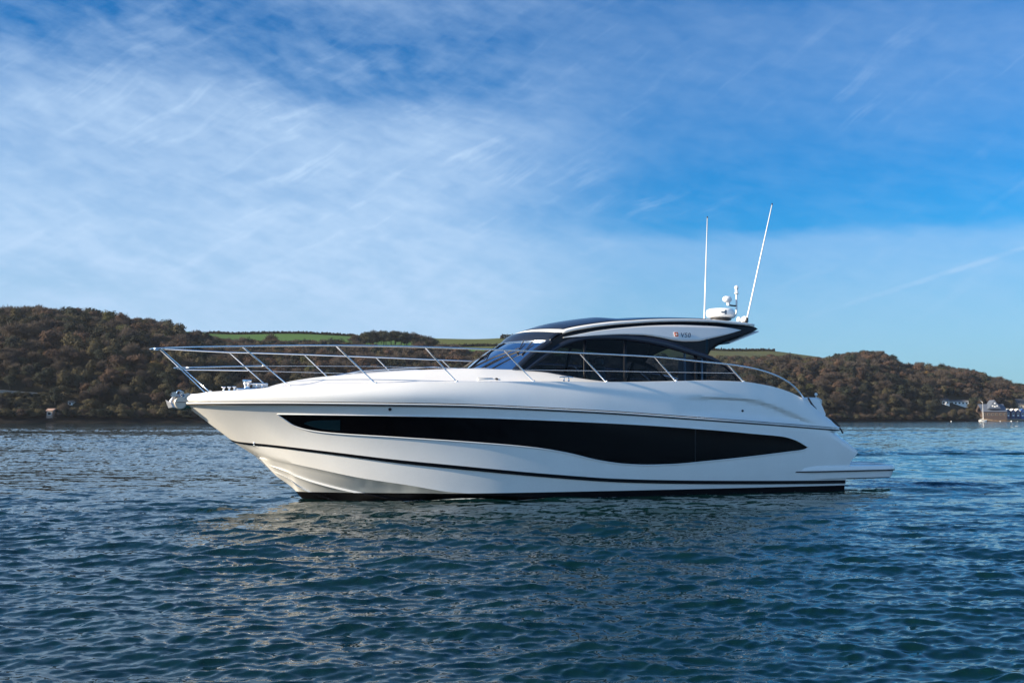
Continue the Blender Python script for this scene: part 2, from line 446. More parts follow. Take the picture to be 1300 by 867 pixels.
# hull window
wt_top = lambda u: pch([352,420,500,600,700,800,911,960,995,1010,1026], [525.6,526.5,527.6,529.8,533.5,538.3,546,550.5,554,558.5,567.5], u)
wt_bot = lambda u: pch([352,360,375,395,420,500,600,680,720,760,790,820,850,900,950,1000,1020,1026], [525.9,531.5,541,546.5,549.6,554.8,561.5,568.5,575,584.5,588.8,590.3,589.6,585.3,580,573.8,571,568.2], u)
def panel(u0, u1, ft, fb, nu, nv, off, name, m, parent, bv=None, ucl=1.0):
    uu = u0 + (u1-u0)*(.5 - .5*np.cos(np.pi*np.linspace(0, 1, nu))) ; g = []
    for j in range(nv + 1):
        r = []
        for u in uu:
            a, b = float(ft(u)), float(fb(u)); r.append(onhull(u, a + (b-a)*j/nv, off, bv))
        g.append(r)
    mb = MB(); mb.grid(np.array([[tuple(p) for p in r] for r in g])); return mb.build(name, m, parent), g
hw, g = panel(352, 1026, wt_top, wt_bot, 120, 10, .006, 'hull_window', M['hullglass'], yacht)
hw2 = mirrored(hw)
ringp = g[0] + g[-1][::-1][1:-1]
def rimtube(P, r, nm, m, parent):
    mb = MB(); P = list(P) + [P[0]]; mb.tube(P, r, 6); o = mb.build(nm, m, parent); return o
rim = rimtube(ringp, .013, 'window_frame', M['white'], hw); mirrored(rim).parent = hw2
for u, nm in ((882,'window_divider'),):
    a = [onhull(u, wt_top(u) + 1.2 + (wt_bot(u)-wt_top(u)-2.4)*k/6, .0075) for k in range(7)]
    b = [onhull(u + 1.1, wt_top(u) + 1.2 + (wt_bot(u)-wt_top(u)-2.4)*k/6, .0075) for k in range(7)]
    o = MB().grid([a, b]).build(nm, M['antifoul'], hw); mirrored(o).parent = hw2

fwd, _ = panel(386, 432, lambda u: pch([386,400,432],[536.5,533.5,533.0],u), lambda u: pch([386,400,415,432],[537.6,542.5,545.2,546.4],u), 12, 3, .0085, 'through_light_patch', M['throughlight'], hw); mirrored(fwd).parent = hw2  # patch painting the light that shows through from the far window, no separate pane
# hull fittings
def stud(u, v, r, nm, m, bv=None):
    c = onhull(u, v, .0, bv); c2_ = onhull(u, v, .02, bv)
    return MB().tube([c, c2_], [r, r*.8], 12).build(nm, m, yacht)
stud(495, 519.5, .032, 'vent', M['rubber']); stud(322.5, 562.8, .03, 'vent', M['steel']); stud(1086, 571, .02, 'vent', M['white'])

# ------------------------------------------------------------------ yacht: deck moulding
ns = 170
sd = -.02 + (E[-1,0] + .05)*(np.linspace(0, 1, ns)**1.25)
def arcv(u): return pch([850,880,930,960,985,1010,1035,1052], [506.5,504.6,505.2,509,517,528,540,546], u)
arc_pts = np.array([on(u, float(arcv(u)), lambda s, z: float(HBk(s)) - .05) for u in np.linspace(850, 1050, 30)])
arc_z = lambda s: np.interp(s, arc_pts[:,0], arc_pts[:,2])
side = []
nS = 16
for i in range(nS + 1):
    q = i/nS; r = []
    for s in sd:
        pk, pe, zk, ze = float(HBk(s)), float(HBe(s)), float(zK(s)), float(zE(s))
        if s < .3: pk *= max(s + .02, .012)/.32*.4 + .6
        bul = .06*math.sin(math.pi*q)*(1 - float(sstep(s, 3, 7))) + .014*math.sin(math.pi*q)
        z = zk + .03 + (ze - zk - .03)*q; p = pk*(1-q) + pe*q + bul
        if s > arc_pts[0,0]:                        # the scooped styling line on the quarter
            fade = float(sstep(s, arc_pts[0,0], arc_pts[0,0]+1.4)*(1 - sstep(s, arc_pts[-1,0]-.5, arc_pts[-1,0])))
            dzz = z - float(arc_z(s)); w = float(1 - sstep(dzz, -.05, .02))*float(sstep(z, zk - .02, zk + .18))
            p -= .07*fade*w
        r.append((s, -p, z))
    side.append(r)
# rounded shoulder then deck: shoulder crease, hump of the coachroof, centre line
hump_c = np.array([on(u, v, 0.15) for u, v in [(341,491.5),(352,488),(370,483.6),(400,478.8),(440,475),(480,472.3),(530,469.4),(585,467.6)]])
CAB0, CAB1 = 6.3, 12.05
def hump(s):
    zc = np.interp(s, np.r_[hump_c[:,0], [7.0, 8.3, 9]], np.r_[hump_c[:,2] - zE(hump_c[:,0]), [.26, .03, 0]])
    return float(np.where(s < hump_c[0,0] - .25, 0, np.where(s < hump_c[0,0], zc*.0, zc)))
def hump_s(s):
    return np.mean([hump(s + d_) for d_ in (-.08,-.04,0,.04,.08)])
qs = np.r_[np.linspace(0, .5, 26)[1:], np.linspace(.5, 1, 8)[1:]]
deck = [side[-1]]
for q in qs:
    r = []
    for s in sd:
        pe, ze = float(HBe(s)), float(zE(s)); inn_ = pe*q; p = pe - inn_
        hw_ = hump_s(s)
        rise = hw_*float(sstep(inn_, .02, .62)*.82 + .18*q)
        z = ze + .006*math.sin(math.pi*min(1, inn_/.1)) + rise
        if s > 11.9:
            k = float(sstep(s, 11.9, 12.3)); fl = min(ze, 1.28) ; drop = float(sstep(inn_, .16, .22))
            z = z*(1 - k*drop) + fl*k*drop
        r.append((s, -p, z))
    deck.append(r)
dm = MB(); dm.grid(np.array(side)); side_faces = (len(side)-1)*(ns-1); DB = BVHTree.FromPolygons([Vector(v) for v in dm.V], dm.F)
dm.grid(np.array(deck)); 
e_s = [r[-1] for r in side]
dm.add(e_s + [(e_s[0][0], -.0, e_s[0][2]), (e_s[-1][0], 0, e_s[-1][2])], [tuple(list(range(len(e_s))) + [len(e_s)+1, len(e_s)])])
DBfull = BVHTree.FromPolygons([Vector(v) for v in dm.V], dm.F)
dm.mirror()
deckmould = dm.build('deck_moulding', M['deck'], yacht); autosmooth(deckmould, 32)
ondeck = lambda u, v, off=0.: onhull(u, v, off, DBfull)
def deck_z(s, p):
    h = DBfull.ray_cast(Vector((s, -p, 6)), Vector((0, 0, -1)))[0]; return h.z if h else float(zE(s))
stud(630.5, 481.5, .035, 'vent', M['rubber'], DBfull); stud(942.5, 521.5, .025, 'vent', M['rubber'], DBfull)
c = ondeck(616, 481.5, .006)
if c: MB().box((c.x, c.y, c.z), (.32, .03, .05), bev=.012).build('deck_light', M['grey'], yacht)

# ------------------------------------------------------------------ yacht: swim platform and transom
pz_t, pz_b = on(1110, 589.5, 1.8)[2], on(1110, 607, 1.8)[2]
ws0, ws1 = sA(945, 592, 1.95), sA(1139, 596, 1.8)
pl = MB(); sp = np.r_[np.linspace(ws0, end_s - .02, 24), np.linspace(end_s, ws1, 20)]
def outer(s):
    h = float(HBs(s)) + .03; k = float(np.clip((s - ws0)/2.2, 0, 1))**1.3
    p = h - .08 + .155*k
    e = max(0., (s - (ws1 - .35))/.35); return p - .30*(1 - math.sqrt(max(0, 1 - e*e)))
zt_ = lambda s: pz_t - .012*(s - end_s)
prof = lambda s: [(-.6, zt_(s)), (-.06, zt_(s)), (-.02, zt_(s) - .012), (0, zt_(s) - .045), (.0, pz_t - .115), (-.025, pz_t - .13), (-.03, pz_t - .15), (-.05, pz_b + .03), (-.12, pz_b), (-.6, pz_b)]
g1 = []
for k in range(10):
    r = []
    for s in sp:
        a, z = prof(s)[k]; q = outer(s)
        tp = float(np.clip((s - ws0)/1.6, 0, 1))**.8; zm = (pz_t + pz_b)/2
        p_ = q + a
        if s > end_s and k in (0, 9): p_ = 0
        s_ = s
        if s > ws1 - .3: s_ = s - max(0, (pz_t - .12 - z))*.55*(s - (ws1-.3))/.3
        r.append((s_, -p_, zm + (z - zm)*(.15 + .85*tp)))
    g1.append(r)
pl.grid(np.array(g1)); ee = [r[-1] for r in g1]
pl.add(ee, [tuple(range(len(ee)))]); pl.mirror()
plat = pl.build('swim_platform', M['white'], yacht); autosmooth(plat, 40)
gk = MB(); sk = [s for s in sp if s > sA(994, 599, 1.95)]
gk.grid([[(s, -(outer(s) + .008), pz_t - .122 + dz_) for s in sk] for dz_ in (.013, -.013)] + [[(s, -(outer(s) - .02), pz_t - .14) for s in sk]])
o = gk.build('platform_rub_strip', M['rubber'], plat, smooth=False); mirrored(o)
MB().box(((end_s + ws1)/2 + .1, 0, pz_t + .004), (ws1 - end_s - .35, 3.0, .02), bev=.006).build('deck_mat', M['deck'], plat)
# transom block: sunpad base, cushion, garage door
zt_k = float(zK(end_k))
MB().box((end_k - .75, 0, 1.1), (1.3, 3.1, .75), bev=.12).build('sunpad_base', M['white'], yacht)
pad = on(1030, 511, 1.15)
MB().box((pad[0] - .1, 0, pad[2] + .02), (.75, 2.5, .20), bev=.06).build('sunpad', M['cushion'], yacht)
seatb = on(1028, 507, 1.25)
sbk = MB(); sp_ = [(-.30,-.40),(-.26,.015),(-.22,.04),(.10,.03),(.15,.0),(.30,-.30),(.28,-.40)]
sbk.grid([[(seatb[0]+a, y, seatb[2]+b+c_) for a, b in sp_] for y, c_ in ((-1.42,-.03),(-1.36,0),(1.36,0),(1.42,-.03))])
for y, rv in ((-1.42, 1), (1.42, -1)): sbk.add([(seatb[0]+a, y, seatb[2]+b-.03) for a, b in sp_], [tuple(range(len(sp_)))[::rv]])
autosmooth(sbk.build('aft_seat_back', M['whiteplastic'], yacht), 40)
for sg in (1, -1):
    P = [on(1052, 532, 1.62), on(1056, 533.5, 1.62), on(1061, 538, 1.62), on(1067, 546, 1.62), on(1070, 551.5, 1.62)]
    MB().tube([(q[0], -q[1]*sg, q[2] + .03) for q in spline(P, 12)], .018).build('handrail', M['rubber'], yacht)
    P = [on(1026, 505, 1.5), on(1030, 512, 1.5), on(1036, 519.5, 1.5)]
    MB().tube([(q[0], -q[1]*sg, q[2]) for q in spline(P, 8)], .02).build('handrail', M['rubber'], yacht)
c = on(1036, 502, 1.2)
MB().tube([(c[0], -c[1], c[2]-.2), (c[0], -c[1], c[2])], .012).lathe([(.0,0),(.03,.0),(.035,.03),(.02,.06),(0,.06)], (c[0], -c[1], c[2]), 12).build('stern_light', M['whiteplastic'], yacht)

# ------------------------------------------------------------------ yacht: cabin
plan = tab((4.5,.9),(5.6,1.22),(6.3,1.40),(7,1.52),(8,1.61),(9.5,1.64),(11,1.61),(12.5,1.54),(14,1.50))
def cab(s, z): return float(plan(s)) - .26*(z - 2.2)
C_ = lambda u, v, off=0.: on(u, v, lambda s, z: cab(s, z) + off)
cl_ = lambda P, off=0.: np.array([C_(u, v, off) for u, v in P])
top_u = lambda u: pch([648,660,680,697,715,740,770,800,830,860,900,930,957,962], [471,462.5,447,434,423.5,418,413.8,411,409.2,408.5,409.2,411.6,414.8,417.4], u)
arc_u = lambda u: pch([660,668,690,713,735,760,790,800,840,880,899,910,930,944], [474,466.5,449.5,434.5,427,423.8,424.0,425,430.5,444,450.6,456,470.5,484], u)
butt = lambda u: pch([899,901,908,920,935,950,958,962], [451,446.5,441,434.5,429,423,420,417.6], u)
sf = MB()
def span(us, ft, fb, nv, off=0.):
    return np.array([[L(C_(u, float(ft(u)) + (float(fb(u)) - float(ft(u)))*j/nv, off)) for u in us] for j in range(nv + 1)])
gl_top = lambda u: pch([664,668,690,713,735,760,790,800,840,880,920,938], [474,471,455.5,440.5,433,430.2,431,432,439,450,464,481], u)
gl_bot = lambda u: np.interp(u, [664, 690, 720, 760, 800, 944], [475, 478, 483, 489, 490, 488])
us1 = np.linspace(648, 899, 60)
sf.grid(span(us1, top_u, lambda u: max(float(gl_top(u)) if u > 668 else 477, float(top_u(u)) + .5), 6))       # band above the glass
sf.grid(span(np.linspace(899, 944, 16), arc_u, lambda u: gl_top(u) if u < 938 else 489, 3))
sf.grid(span(np.linspace(899, 962, 24), top_u, butt, 4))
side_frame = sf.out().build('cabin_side', M['black'], yacht)
so = side_frame.modifiers.new('thickness', 'SOLIDIFY'); so.thickness = .07; so.offset = -1
mirrored(side_frame)
# navy arched window band standing proud of the side
def band(us, ft, fb, off, nm, m, parent=yacht, thick=.02):
    ob = MB().grid(span(us, ft, fb, 2, off)).out().build(nm, m, parent)
    md = ob.modifiers.new('thickness', 'SOLIDIFY'); md.thickness = thick; md.offset = -1
    mirrored(ob); return ob
band(np.linspace(661, 942, 70), arc_u, lambda u: max(float(gl_top(u)) if u < 938 else 484.5, float(arc_u(u)) + .4), .018, 'window_arch', M['navy'])
# panes of the side glass with mullions between
for a, b in ((666, 741), (744, 792), (795, 882), (885, 937.5)):
    o = MB().grid(span(np.linspace(a, b, 18), gl_top, gl_bot, 4, -.012)).out().build('side_window', M['sideglass'], yacht); mirrored(o)
for u, w in ((741,3.2),(792,3.2),(882,3.4)):
    o = MB().grid(span([u, u + w], gl_top, gl_bot, 4, -.006)).out().build('window_pillar', M['black'], yacht)
    o.modifiers.new('t', 'SOLIDIFY').thickness = .05; mirrored(o)
# light grey fascia panel carrying the badge
fas_t = lambda u: pch([715,740,760,800,830,860,900,925,941], [428.2,423.2,419.6,415.2,413.2,412.5,413.8,416.0,418.9], u)
fas_b = lambda u: pch([715,740,760,790,815,840,855,870,885,900,925,941], [428.5,427,425.6,424.4,425,428.5,431.6,433.2,433,430,424,419.1], u)
fo = MB().grid(span(np.r_[np.linspace(715, 730, 10), np.linspace(732, 926, 50), np.linspace(928, 941, 10)], fas_t, fas_b, 6, .03)).out().build('side_fascia', M['grey'], yacht)
fo.modifiers.new('t', 'SOLIDIFY').thickness = .03; fo.modifiers[0].offset = -1
fo2 = mirrored(fo)
# roof
R_pts = cl_([(u, float(top_u(u)) - .2) for u in np.linspace(714, 957, 50)], .0)
rs0, rs1 = R_pts[0,0], R_pts[-1,0]
zR = lambda s: np.interp(s, R_pts[:,0], R_pts[:,2]); pR = lambda s: np.interp(s, R_pts[:,0], R_pts[:,1]) + .035
crown = lambda s: np.interp(s, [rs0, rs0+1.2, 9, 11, rs1], [.20, .20, .13, .11, .10])
ss = np.linspace(0, 1, 60)
def roof_grid(fr0, fr1, lift, qa=0., sb=1., s_off=(0,0)):
    g = []
    for f in np.linspace(fr0, fr1, 33):              # f = p / edge half-width
        r = []
        for t in ss:
            s0 = rs0 - .42*(1 - f*f) + s_off[0]; s1 = rs1 + .12*(1 - f*f) + s_off[1]
            s = s0 + (s1 - s0)*t
            sc_ = np.clip(s, rs0, rs1); z = float(zR(sc_)) + float(crown(sc_))*(1 - abs(f)**2.2)
            if s < rs0: z -= (rs0 - s)*.33
            r.append((s, -float(pR(sc_))*f, z + lift))
        g.append(r)
    return np.array(g)
rf = MB().grid(roof_grid(-1, 1, .05)).top().build('roof', M['white'], yacht)
md = rf.modifiers.new('t', 'SOLIDIFY'); md.thickness = .055; md.offset = -1 
pn = MB().grid(roof_grid(-.93, .93, .058, s_off=(.10,-1.1))).top().build('sunroof', M['navy'], yacht)
md = pn.modifiers.new('t', 'SOLIDIFY'); md.thickness = .012; md.offset = -1
# visor between windscreen and roof, and the windscreen itself
A_base, A_top, V_top = C_(650, 472, 0), C_(697, 433.5, 0), C_(713.5, 422, 0)
def xs(Q, bulge, n=33, zb=0., pm=1.):                # a line across the boat from port corner Q to its mirror image
    r = []
    for f in np.linspace(-1, 1, n):
        k = 1 - abs(f)**2.2; r.append((Q[0] - bulge*k, -Q[1]*f*pm, Q[2] + zb*k))
    return r
ws_rows = []
for k in range(11):
    t = k/10; Q = A_base*(1-t) + A_top*t; Q = Q + np.array([0, 0, .05*math.sin(math.pi*t)])
    ws_rows.append(xs(Q, .52*(1-t) + .47*t, zb=.03*(1-t) + .03*t))
ws = MB().grid(ws_rows).build('windscreen', M['screenglass'], yacht)
vis = MB().grid([xs(A_top*(1-t) + V_top*t + np.array([0,0,.05*math.sin(math.pi*t)]), .47 - .06*t, zb=.03+.05*t) for t in np.linspace(0, 1, 7)]).top().build('visor', M['navy'], yacht)
md = vis.modifiers.new('t', 'SOLIDIFY'); md.thickness = .05; md.offset = -1
MB().tube([(q[0]-.012, q[1], q[2]+.008) for q in ws_rows[-1]], .014, 6).build('windscreen_trim', M['steel'], yacht)
MB().tube([(q[0]-.01, q[1], q[2]-.01) for q in ws_rows[0]], .03, 6).build('windscreen_gasket', M['rubber'], yacht)
for sg in (-1, 1):                                     # pillars
    o = MB().tube([(q[0] + (.03), q[1]*1.0, q[2]) for q in [ws_rows[k][0 if sg < 0 else -1] for k in range(11)]], .06, 8).build('windscreen_pillar', M['navy'], yacht)
MB().tube([(ws_rows[k][16][0]-.003, 0, ws_rows[k][16][2]+.004) for k in range(11)], .022, 6).build('windscreen_divider', M['black'], yacht)
# wipers
def on_ws(f, t): 
    i = int(round((f + 1)*16)); a = np.array(ws_rows[0][i]); b = np.array(ws_rows[-1][i]); return a*(1-t) + b*t + np.array([-.03, 0, .07])
for (fa, ta), (fb, tb_), (fc, tc_) in (((.25,.03),(.72,.66),(.6,.95)), ((.55,.03),(.9,.62),(.8,.9)), ((-.45,.03),(.1,.5),(-.1,.8))):
    w = MB().tube([on_ws(fa, ta), (on_ws(fa, ta)+on_ws(fb, tb_))/2 + np.array([-.02,0,.02]), on_ws(fb, tb_)], [.022,.016,.012], 6).build('wiper', M['rubber'], yacht)
    q0, q1 = on_ws(fb, tb_) + (on_ws(fb, tb_) - on_ws(fc, tc_))*.6, on_ws(fc, tc_)
    MB().tube([q0 + np.array([.015,0,-.015]), q1 + np.array([.015,0,-.015])], .012, 6).build('wiper_blade', M['rubber'], w)
# aft lip under the roof overhang
P0, P1 = on(926, 436.5, 1.2), on(963, 421.8, 1.2)
MB().grid([[(P0[0] + (P1[0]-P0[0])*t, y, P0[2] + (P1[2]-P0[2])*t + dz_) for t in np.linspace(0, 1, 6)] for y, dz_ in ((-1.2,0),(-1.2,.035),(1.2,.035),(1.2,0),(-1.2,0))]).build('aft_awning', M['grey'], yacht)
bh = C_(936, 480, 0)
# inside: floor, dash, helm seats, sofa, poles
MB().box((9.1, 0, 1.30), (5.6, 2.9, .05)).build('saloon_floor', M['teak'], yacht)
MB().grid([[(6.2, y, 2.42), (6.9, y, 2.50), (7.35, y, 2.45), (7.5, y, 1.4)] for y in np.linspace(-1.3, 1.3, 5)]).build('dashboard', M['inside'], yacht)
for y in (-.75, -.1):
    sx = 8.25
    b_ = MB().box((sx, y, 1.95), (.5, .52, .14), bev=.05).box((sx + .22, y, 2.35), (.14, .52, .75), bev=.05).box((sx+.25, y, 2.8), (.1, .3, .18), bev=.04).box((sx, y, 1.6), (.3, .3, .6), bev=.03)
    b_.build('helm_seat', M['cream'], yacht)
MB().tube([(7.62 + .05*math.sin(a), -.75 + .19*math.cos(a), 2.35 + .17*math.sin(a)) for a in np.linspace(0, 2*math.pi, 20)], .015, 6).build('steering_wheel', M['rubber'], yacht)
MB().box((9.9, .95, 1.75), (1.7, .65, .35), bev=.06).box((9.9, 1.22, 2.1), (1.7, .2, .55), bev=.06).build('sofa', M['cream'], yacht)
MB().box((9.9, -.95, 1.8), (1.5, .6, .9), bev=.03).build('galley_counter', M['inside'], yacht)
for x_ in (10.75, 11.2): MB().tube([(x_, -.55, 1.3), (x_, -.55, 3.1)], .025).build('pole', M['steel'], yacht)
MB().box((11.75, .75, 2.15), (.05, 1.2, 1.7)).build('saloon_bulkhead', M['inside'], yacht)

# badge: enamel emblem and the model number in slanted letters
nrm_c = C_(858.5, 424.6, .034); ax = (C_(880, 425.2, .034) - C_(850, 424.4, .034)); ax = Vector(L(ax)).normalized()
up_ = Vector(L(C_(865, 420, .034) - C_(865, 429, .034))).normalized(); nn = ax.cross(up_).normalized(); up_ = nn.cross(ax)
BM = Matrix((ax, up_, nn)).transposed()
def flat_part(nm, pts, cpx, m, parent, lift, thick=.006):
    c0 = Vector(L(C_(*cpx, .034)))
    V = []; n = len(pts)
    for k in (0, 1):
        for x_, y_ in pts: V.append(tuple(c0 + BM @ Vector((x_, y_, lift - thick*(1-k)))))
    Fc = [tuple(range(n, 2*n))] + [(i, (i+1) % n, n + (i+1) % n, n + i) for i in range(n)]
    return mesh_obj(nm, V, Fc, m, parent, smooth=False)
rr = lambda w, h, r: [(sx*(w-r) + r*math.cos(a), sy*(h-r) + r*math.sin(a)) for sx, sy, a0 in ((1,1,0),(-1,1,90),(-1,-1,180),(1,-1,270)) for a in [math.radians(a0 + 18*k) for k in range(6)]]
em = flat_part('emblem', rr(.062,.062,.03), (858.5,424.6), M['whiteplastic'], fo, .008)
flat_part('emblem_ring', rr(.047,.05,.02), (858.5,424.6), M['orange'], em, .013)
flat_part('emblem_centre', rr(.018,.024,.008), (858.5,424.6), M['cushion'], em, .018)
fc = bpy.data.curves.new('lettering', 'FONT'); fc.body = 'V50'; fc.size = .15; fc.extrude = .003; fc.shear = .25; fc.space_character = 1.05
tmp = bpy.data.objects.new('lettering', fc); COL.objects.link(tmp)
bpy.context.view_layer.update()
tm = bpy.data.meshes.new_from_object(tmp); bpy.data.objects.remove(tmp)
tm.transform(Matrix.Translation(Vector(L(C_(864, 428.0, .038)))) @ BM.to_4x4() @ Matrix.Diagonal((1.05,1,1,1)))
tm.materials.clear(); tm.materials.append(M['badge'])
to = bpy.data.objects.new('lettering', tm); COL.objects.link(to); to.parent = fo

# ------------------------------------------------------------------ yacht: roof gear
roof_at = lambda u, p: on(u, float(top_u(min(u, 957))) - 2.5, p)
def roofz(s, p):
    sc_ = np.clip(s, rs0, rs1); f = p/float(pR(sc_)); return float(zR(sc_)) + float(crown(sc_))*(1 - abs(f)**2.2) + .05
rc = on(914.5, 398, .25); rz_ = roofz(rc[0], rc[1])
dome_c = (rc[0], -rc[1], rc[2])
dome = MB().lathe([(.0,-.115),(.20,-.115),(.30,-.085),(.325,-.05),(.33,.02),(.315,.075),(.27,.10),(.12,.112),(.0,.114)], dome_c, 36).build('radar_dome', M['whiteplastic'], yacht)
MB().lathe([(.0,-.16),(.24,-.16),(.26,-.13),(.22,-.113),(.0,-.113)], dome_c, 30).build('radar_base', M['rubber'], dome)
MB().box((dome_c[0], dome_c[1], (dome_c[2]-.14+rz_)/2), (.26, .22, max(.06, dome_c[2]-.14-rz_+.06)), bev=.02).build('radar_plinth', M['rubber'], dome)
for a0, w, h in ((-.42,.2,.022), (-1.95,.10,.018), (-1.78,.05,.05)):
    mk = MB(); aa = np.linspace(a0 - w/.66, a0 + w/.66, 6)
    mk.grid([[(dome_c[0] + .334*math.cos(a), dome_c[1] + .334*math.sin(a), dome_c[2] + z_) for a in aa] for z_ in (-h, h)]); mk.build('dome_marking', M['badge'], dome)
mk = on(933, 404, .15)
mz = roofz(mk[0], mk[1])
mast_pts = [(927, 404), (931.5, 402.5), (934.5, 398), (935, 390), (935, 372)]
mp = [on(u, v, .15) for u, v in mast_pts]
mast = MB().tube([L(q) for q in spline(mp, 16)], .022, 8).build('light_mast', M['grey'], yacht)
t_ = L(mp[-1])
MB().lathe([(0,-.02),(.05,-.02),(.05,.0),(.035,.01),(.035,.10),(.05,.11),(.05,.13),(.03,.17),(0,.18)], (t_[0], t_[1], t_[2]), 14).build('masthead_light', M['whiteplastic'], mast)
br = [on(u, v, .15) for u, v in ((935,388.5),(929,388),(924.5,387))]
MB().tube([L(q) for q in br], .02, 6).build('bracket', M['rubber'], mast)
h0 = on(923.5, 380, .15)
hn = MB().lathe([(0,-.11),(.055,-.10),(.075,-.05),(.075,.05),(.05,.09),(0,.10)], L(h0), 16, 'x').build('searchlight', M['whiteplastic'], mast)
b1 = L(on(924.5, 383, .15)); b2 = L(on(924.5, 388, .15)); MB().tube([b1, b2], [.05, .03], 10).build('searchlight_foot', M['whiteplastic'], hn)
# satellite pods and aerials
for u, v, p, r in ((945.5, 407, 1.0, .085), (938, 406, .9, .05), (942, 408, .5, .06)):
    q = on(u, v, p); z0 = roofz(q[0], p)
    MB().lathe([(.0,-.0),(r*1.05,.0),(r,.05),(r*.8,.05+r*.6),(r*.4,.05+r*.9),(0,.05+r)], (q[0], -p, min(q[2]-.03, z0 + .02)), 16).build('gps_pod', M['whiteplastic'], yacht)
for (b_, t2, p0, p1) in (((947.5,408.5),(980,260.5),1.12,1.2), ((893.5,404),(898,277),-1.12,-1.2)):
    q0 = on(*b_, p0); q1 = on(*t2, p1)
    if p0 < 0: q0[2] = min(q0[2], roofz(q0[0], p0) + .03)
    else: q0[2] = roofz(q0[0], p0) + .02
    d_ = q1 - q0
    ae = MB().tube([L(q0 + d_*.03), L(q0 + d_*.4), L(q1)], [.02,.016,.010], 8).build('aerial', M['whiteplastic'], yacht)
    MB().tube([L(q0 - d_*.005), L(q0 + d_*.035)], [.035,.025], 10).build('aerial_foot', M['rubber'], ae)
    MB().tube([L(q1), L(q1 + d_/np.linalg.norm(d_)*.04)], .014, 6).build('aerial_tip', M['rubber'], ae)

# ------------------------------------------------------------------ yacht: rails
W = tab((-.6,.0),(-.3,.2),(0,.42),(.4,.67),(.95,.96),(2.6,1.53),(4.26,1.82),(5.9,1.93),(8,1.95),(10,1.94),(12,1.90),(14,1.85),(15,1.8))
tip = on(190.5, 443.3, 0.)
rail_px = [(205,442),(250,440.6),(308,439.7),(345,438.9),(427,438.6),(500,439.6),(570,441.6),(640,444.2),(736,448.2),(830,453),(880,458),(925,462.6),(950,466.4),(970,471.2),(986,477),(1000,484.5),(1010,492.5),(1020,504.5)]
rp = [on(u, v, lambda s, z: float(W(s))) for u, v in rail_px]
bow = [tip, np.array([tip[0]+.05, .16, tip[2]+.002]), np.array([tip[0]+.16, .28, tip[2]+.004])]
prt = spline(bow + rp, 90)
full = [(q[0], q[1], q[2]) for q in prt[::-1]] + [L(q) for q in prt]
full = [ (q[0], q[1], q[2]) for q in prt[::-1] ][:-1] + [L(q) for q in prt]
guard = MB().tube(full, .0165, 8).build('guard_rail', M['steel'], yacht)
tip2 = on(221, 467.2, 0.)
mid_px = [(236,466.8),(280,465.6),(335,464.6)]
Wm = lambda s: float(W(s)) - .03 - .06*min(1, max(0, s))
mp_ = [on(u, v, lambda s, z: Wm(s)) for u, v in mid_px]
m_ = spline([tip2, np.array([tip2[0]+.06, .12, tip2[2]])] + mp_, 30)
MB().tube([(q[0], q[1], q[2]) for q in m_[::-1]][:-1] + [L(q) for q in m_], .014, 8).build('mid_rail', M['steel'], yacht)
wire = spline([mp_[-1]] + [on(u, v, lambda s, z: Wm(s)) for u, v in ((460,465),(560,466.8),(660,469.3),(760,470.8),(830,472),(932,473.6))], 40)
o = MB().tube([L(q) for q in wire], .0055, 5).build('guard_wire', M['steel'], yacht); mirrored(o)
for (a, b) in (((204,443.5),(267,499)),((308,440.5),(368,491.5)),((427,439.6),(477,487)),((540,441.6),(580,485)),((640,444.8),(677.5,485)),((736,449),(769.5,485.5)),((831,453.6),(858,485)),((924,463),(944,485))):
    q0 = on(*a, lambda s, z: float(W(s))); 
    q1 = on(*b, lambda s, z: max(float(HBe(s)) - .05, .1))
    z1 = deck_z(q1[0], q1[1]); q1[2] = z1 - .01
    o = MB().tube([L(q0), L(q1)], .0145, 8).tube([(q1[0], -q1[1], z1-.02), (q1[0], -q1[1], z1+.025)], [.034,.026], 10).build('stanchion', M['steel'], yacht)
    mirrored(o)

# ------------------------------------------------------------------ yacht: foredeck gear, anchor, cleats
zd = lambda s: deck_z(s, .1)
c = on(313.5, 489.5, .12); zz0 = zd(c[0])
wl = MB().lathe([(.0,0),(.11,0),(.11,.03),(.06,.05),(.055,.10),(.075,.13),(.085,.19),(.085,.22),(0,.225)], (c[0], -.12, zz0 - .01), 20).build('windlass', M['steel'], yacht)
MB().box((c[0]+.05, -.12, zz0+.02), (.5, .3, .05), bev=.015).build('windlass_plate', M['steel'], wl)
MB().lathe([(0,-.14),(.05,-.14),(.05,.14),(0,.14)], (c[0]+.25, -.12, zz0+.10), 12, 'x').build('windlass_motor', M['grey'], wl)
def cleat(x_, y_, z_, l=.26, rz=0.):
    ca_, sa_ = math.cos(rz), math.sin(rz); T = lambda a, h: (x_ + a*ca_, y_ + a*sa_, z_ + h)
    return MB().tube([T(-l/2,.075), T(-l*.3,.085), T(l*.3,.085), T(l/2,.075)], [.010,.015,.015,.010], 8).tube([T(-.055,0), T(-.05,.08)], [.02,.012], 8).tube([T(.055,0), T(.05,.08)], [.02,.012], 8).build('cleat', M['steel'], yacht)
for u in (284, 291, 297.5):
    q = on(u, 494, .32); z0 = zd(q[0])
    MB().lathe([(0,0),(.035,0),(.018,.02),(.018,.06),(.04,.075),(.04,.09),(0,.095)], (q[0], -.32, z0), 12).build('bollard', M['steel'], yacht)
q = on(329, 490, .3); cleat(q[0], -.3, zd(q[0])+.02, .34)
q = on(719, 484, lambda s, z: float(HBe(s)) - .03)
for sg in (-1, 1): cleat(q[0], sg*q[1], deck_z(q[0], q[1])+.005, .3)
hp = [on(u, v, .5) for u, v in ((424,479.5),(430,475.5),(460,472.4),(540,468.4),(573,468.2),(577,470))]
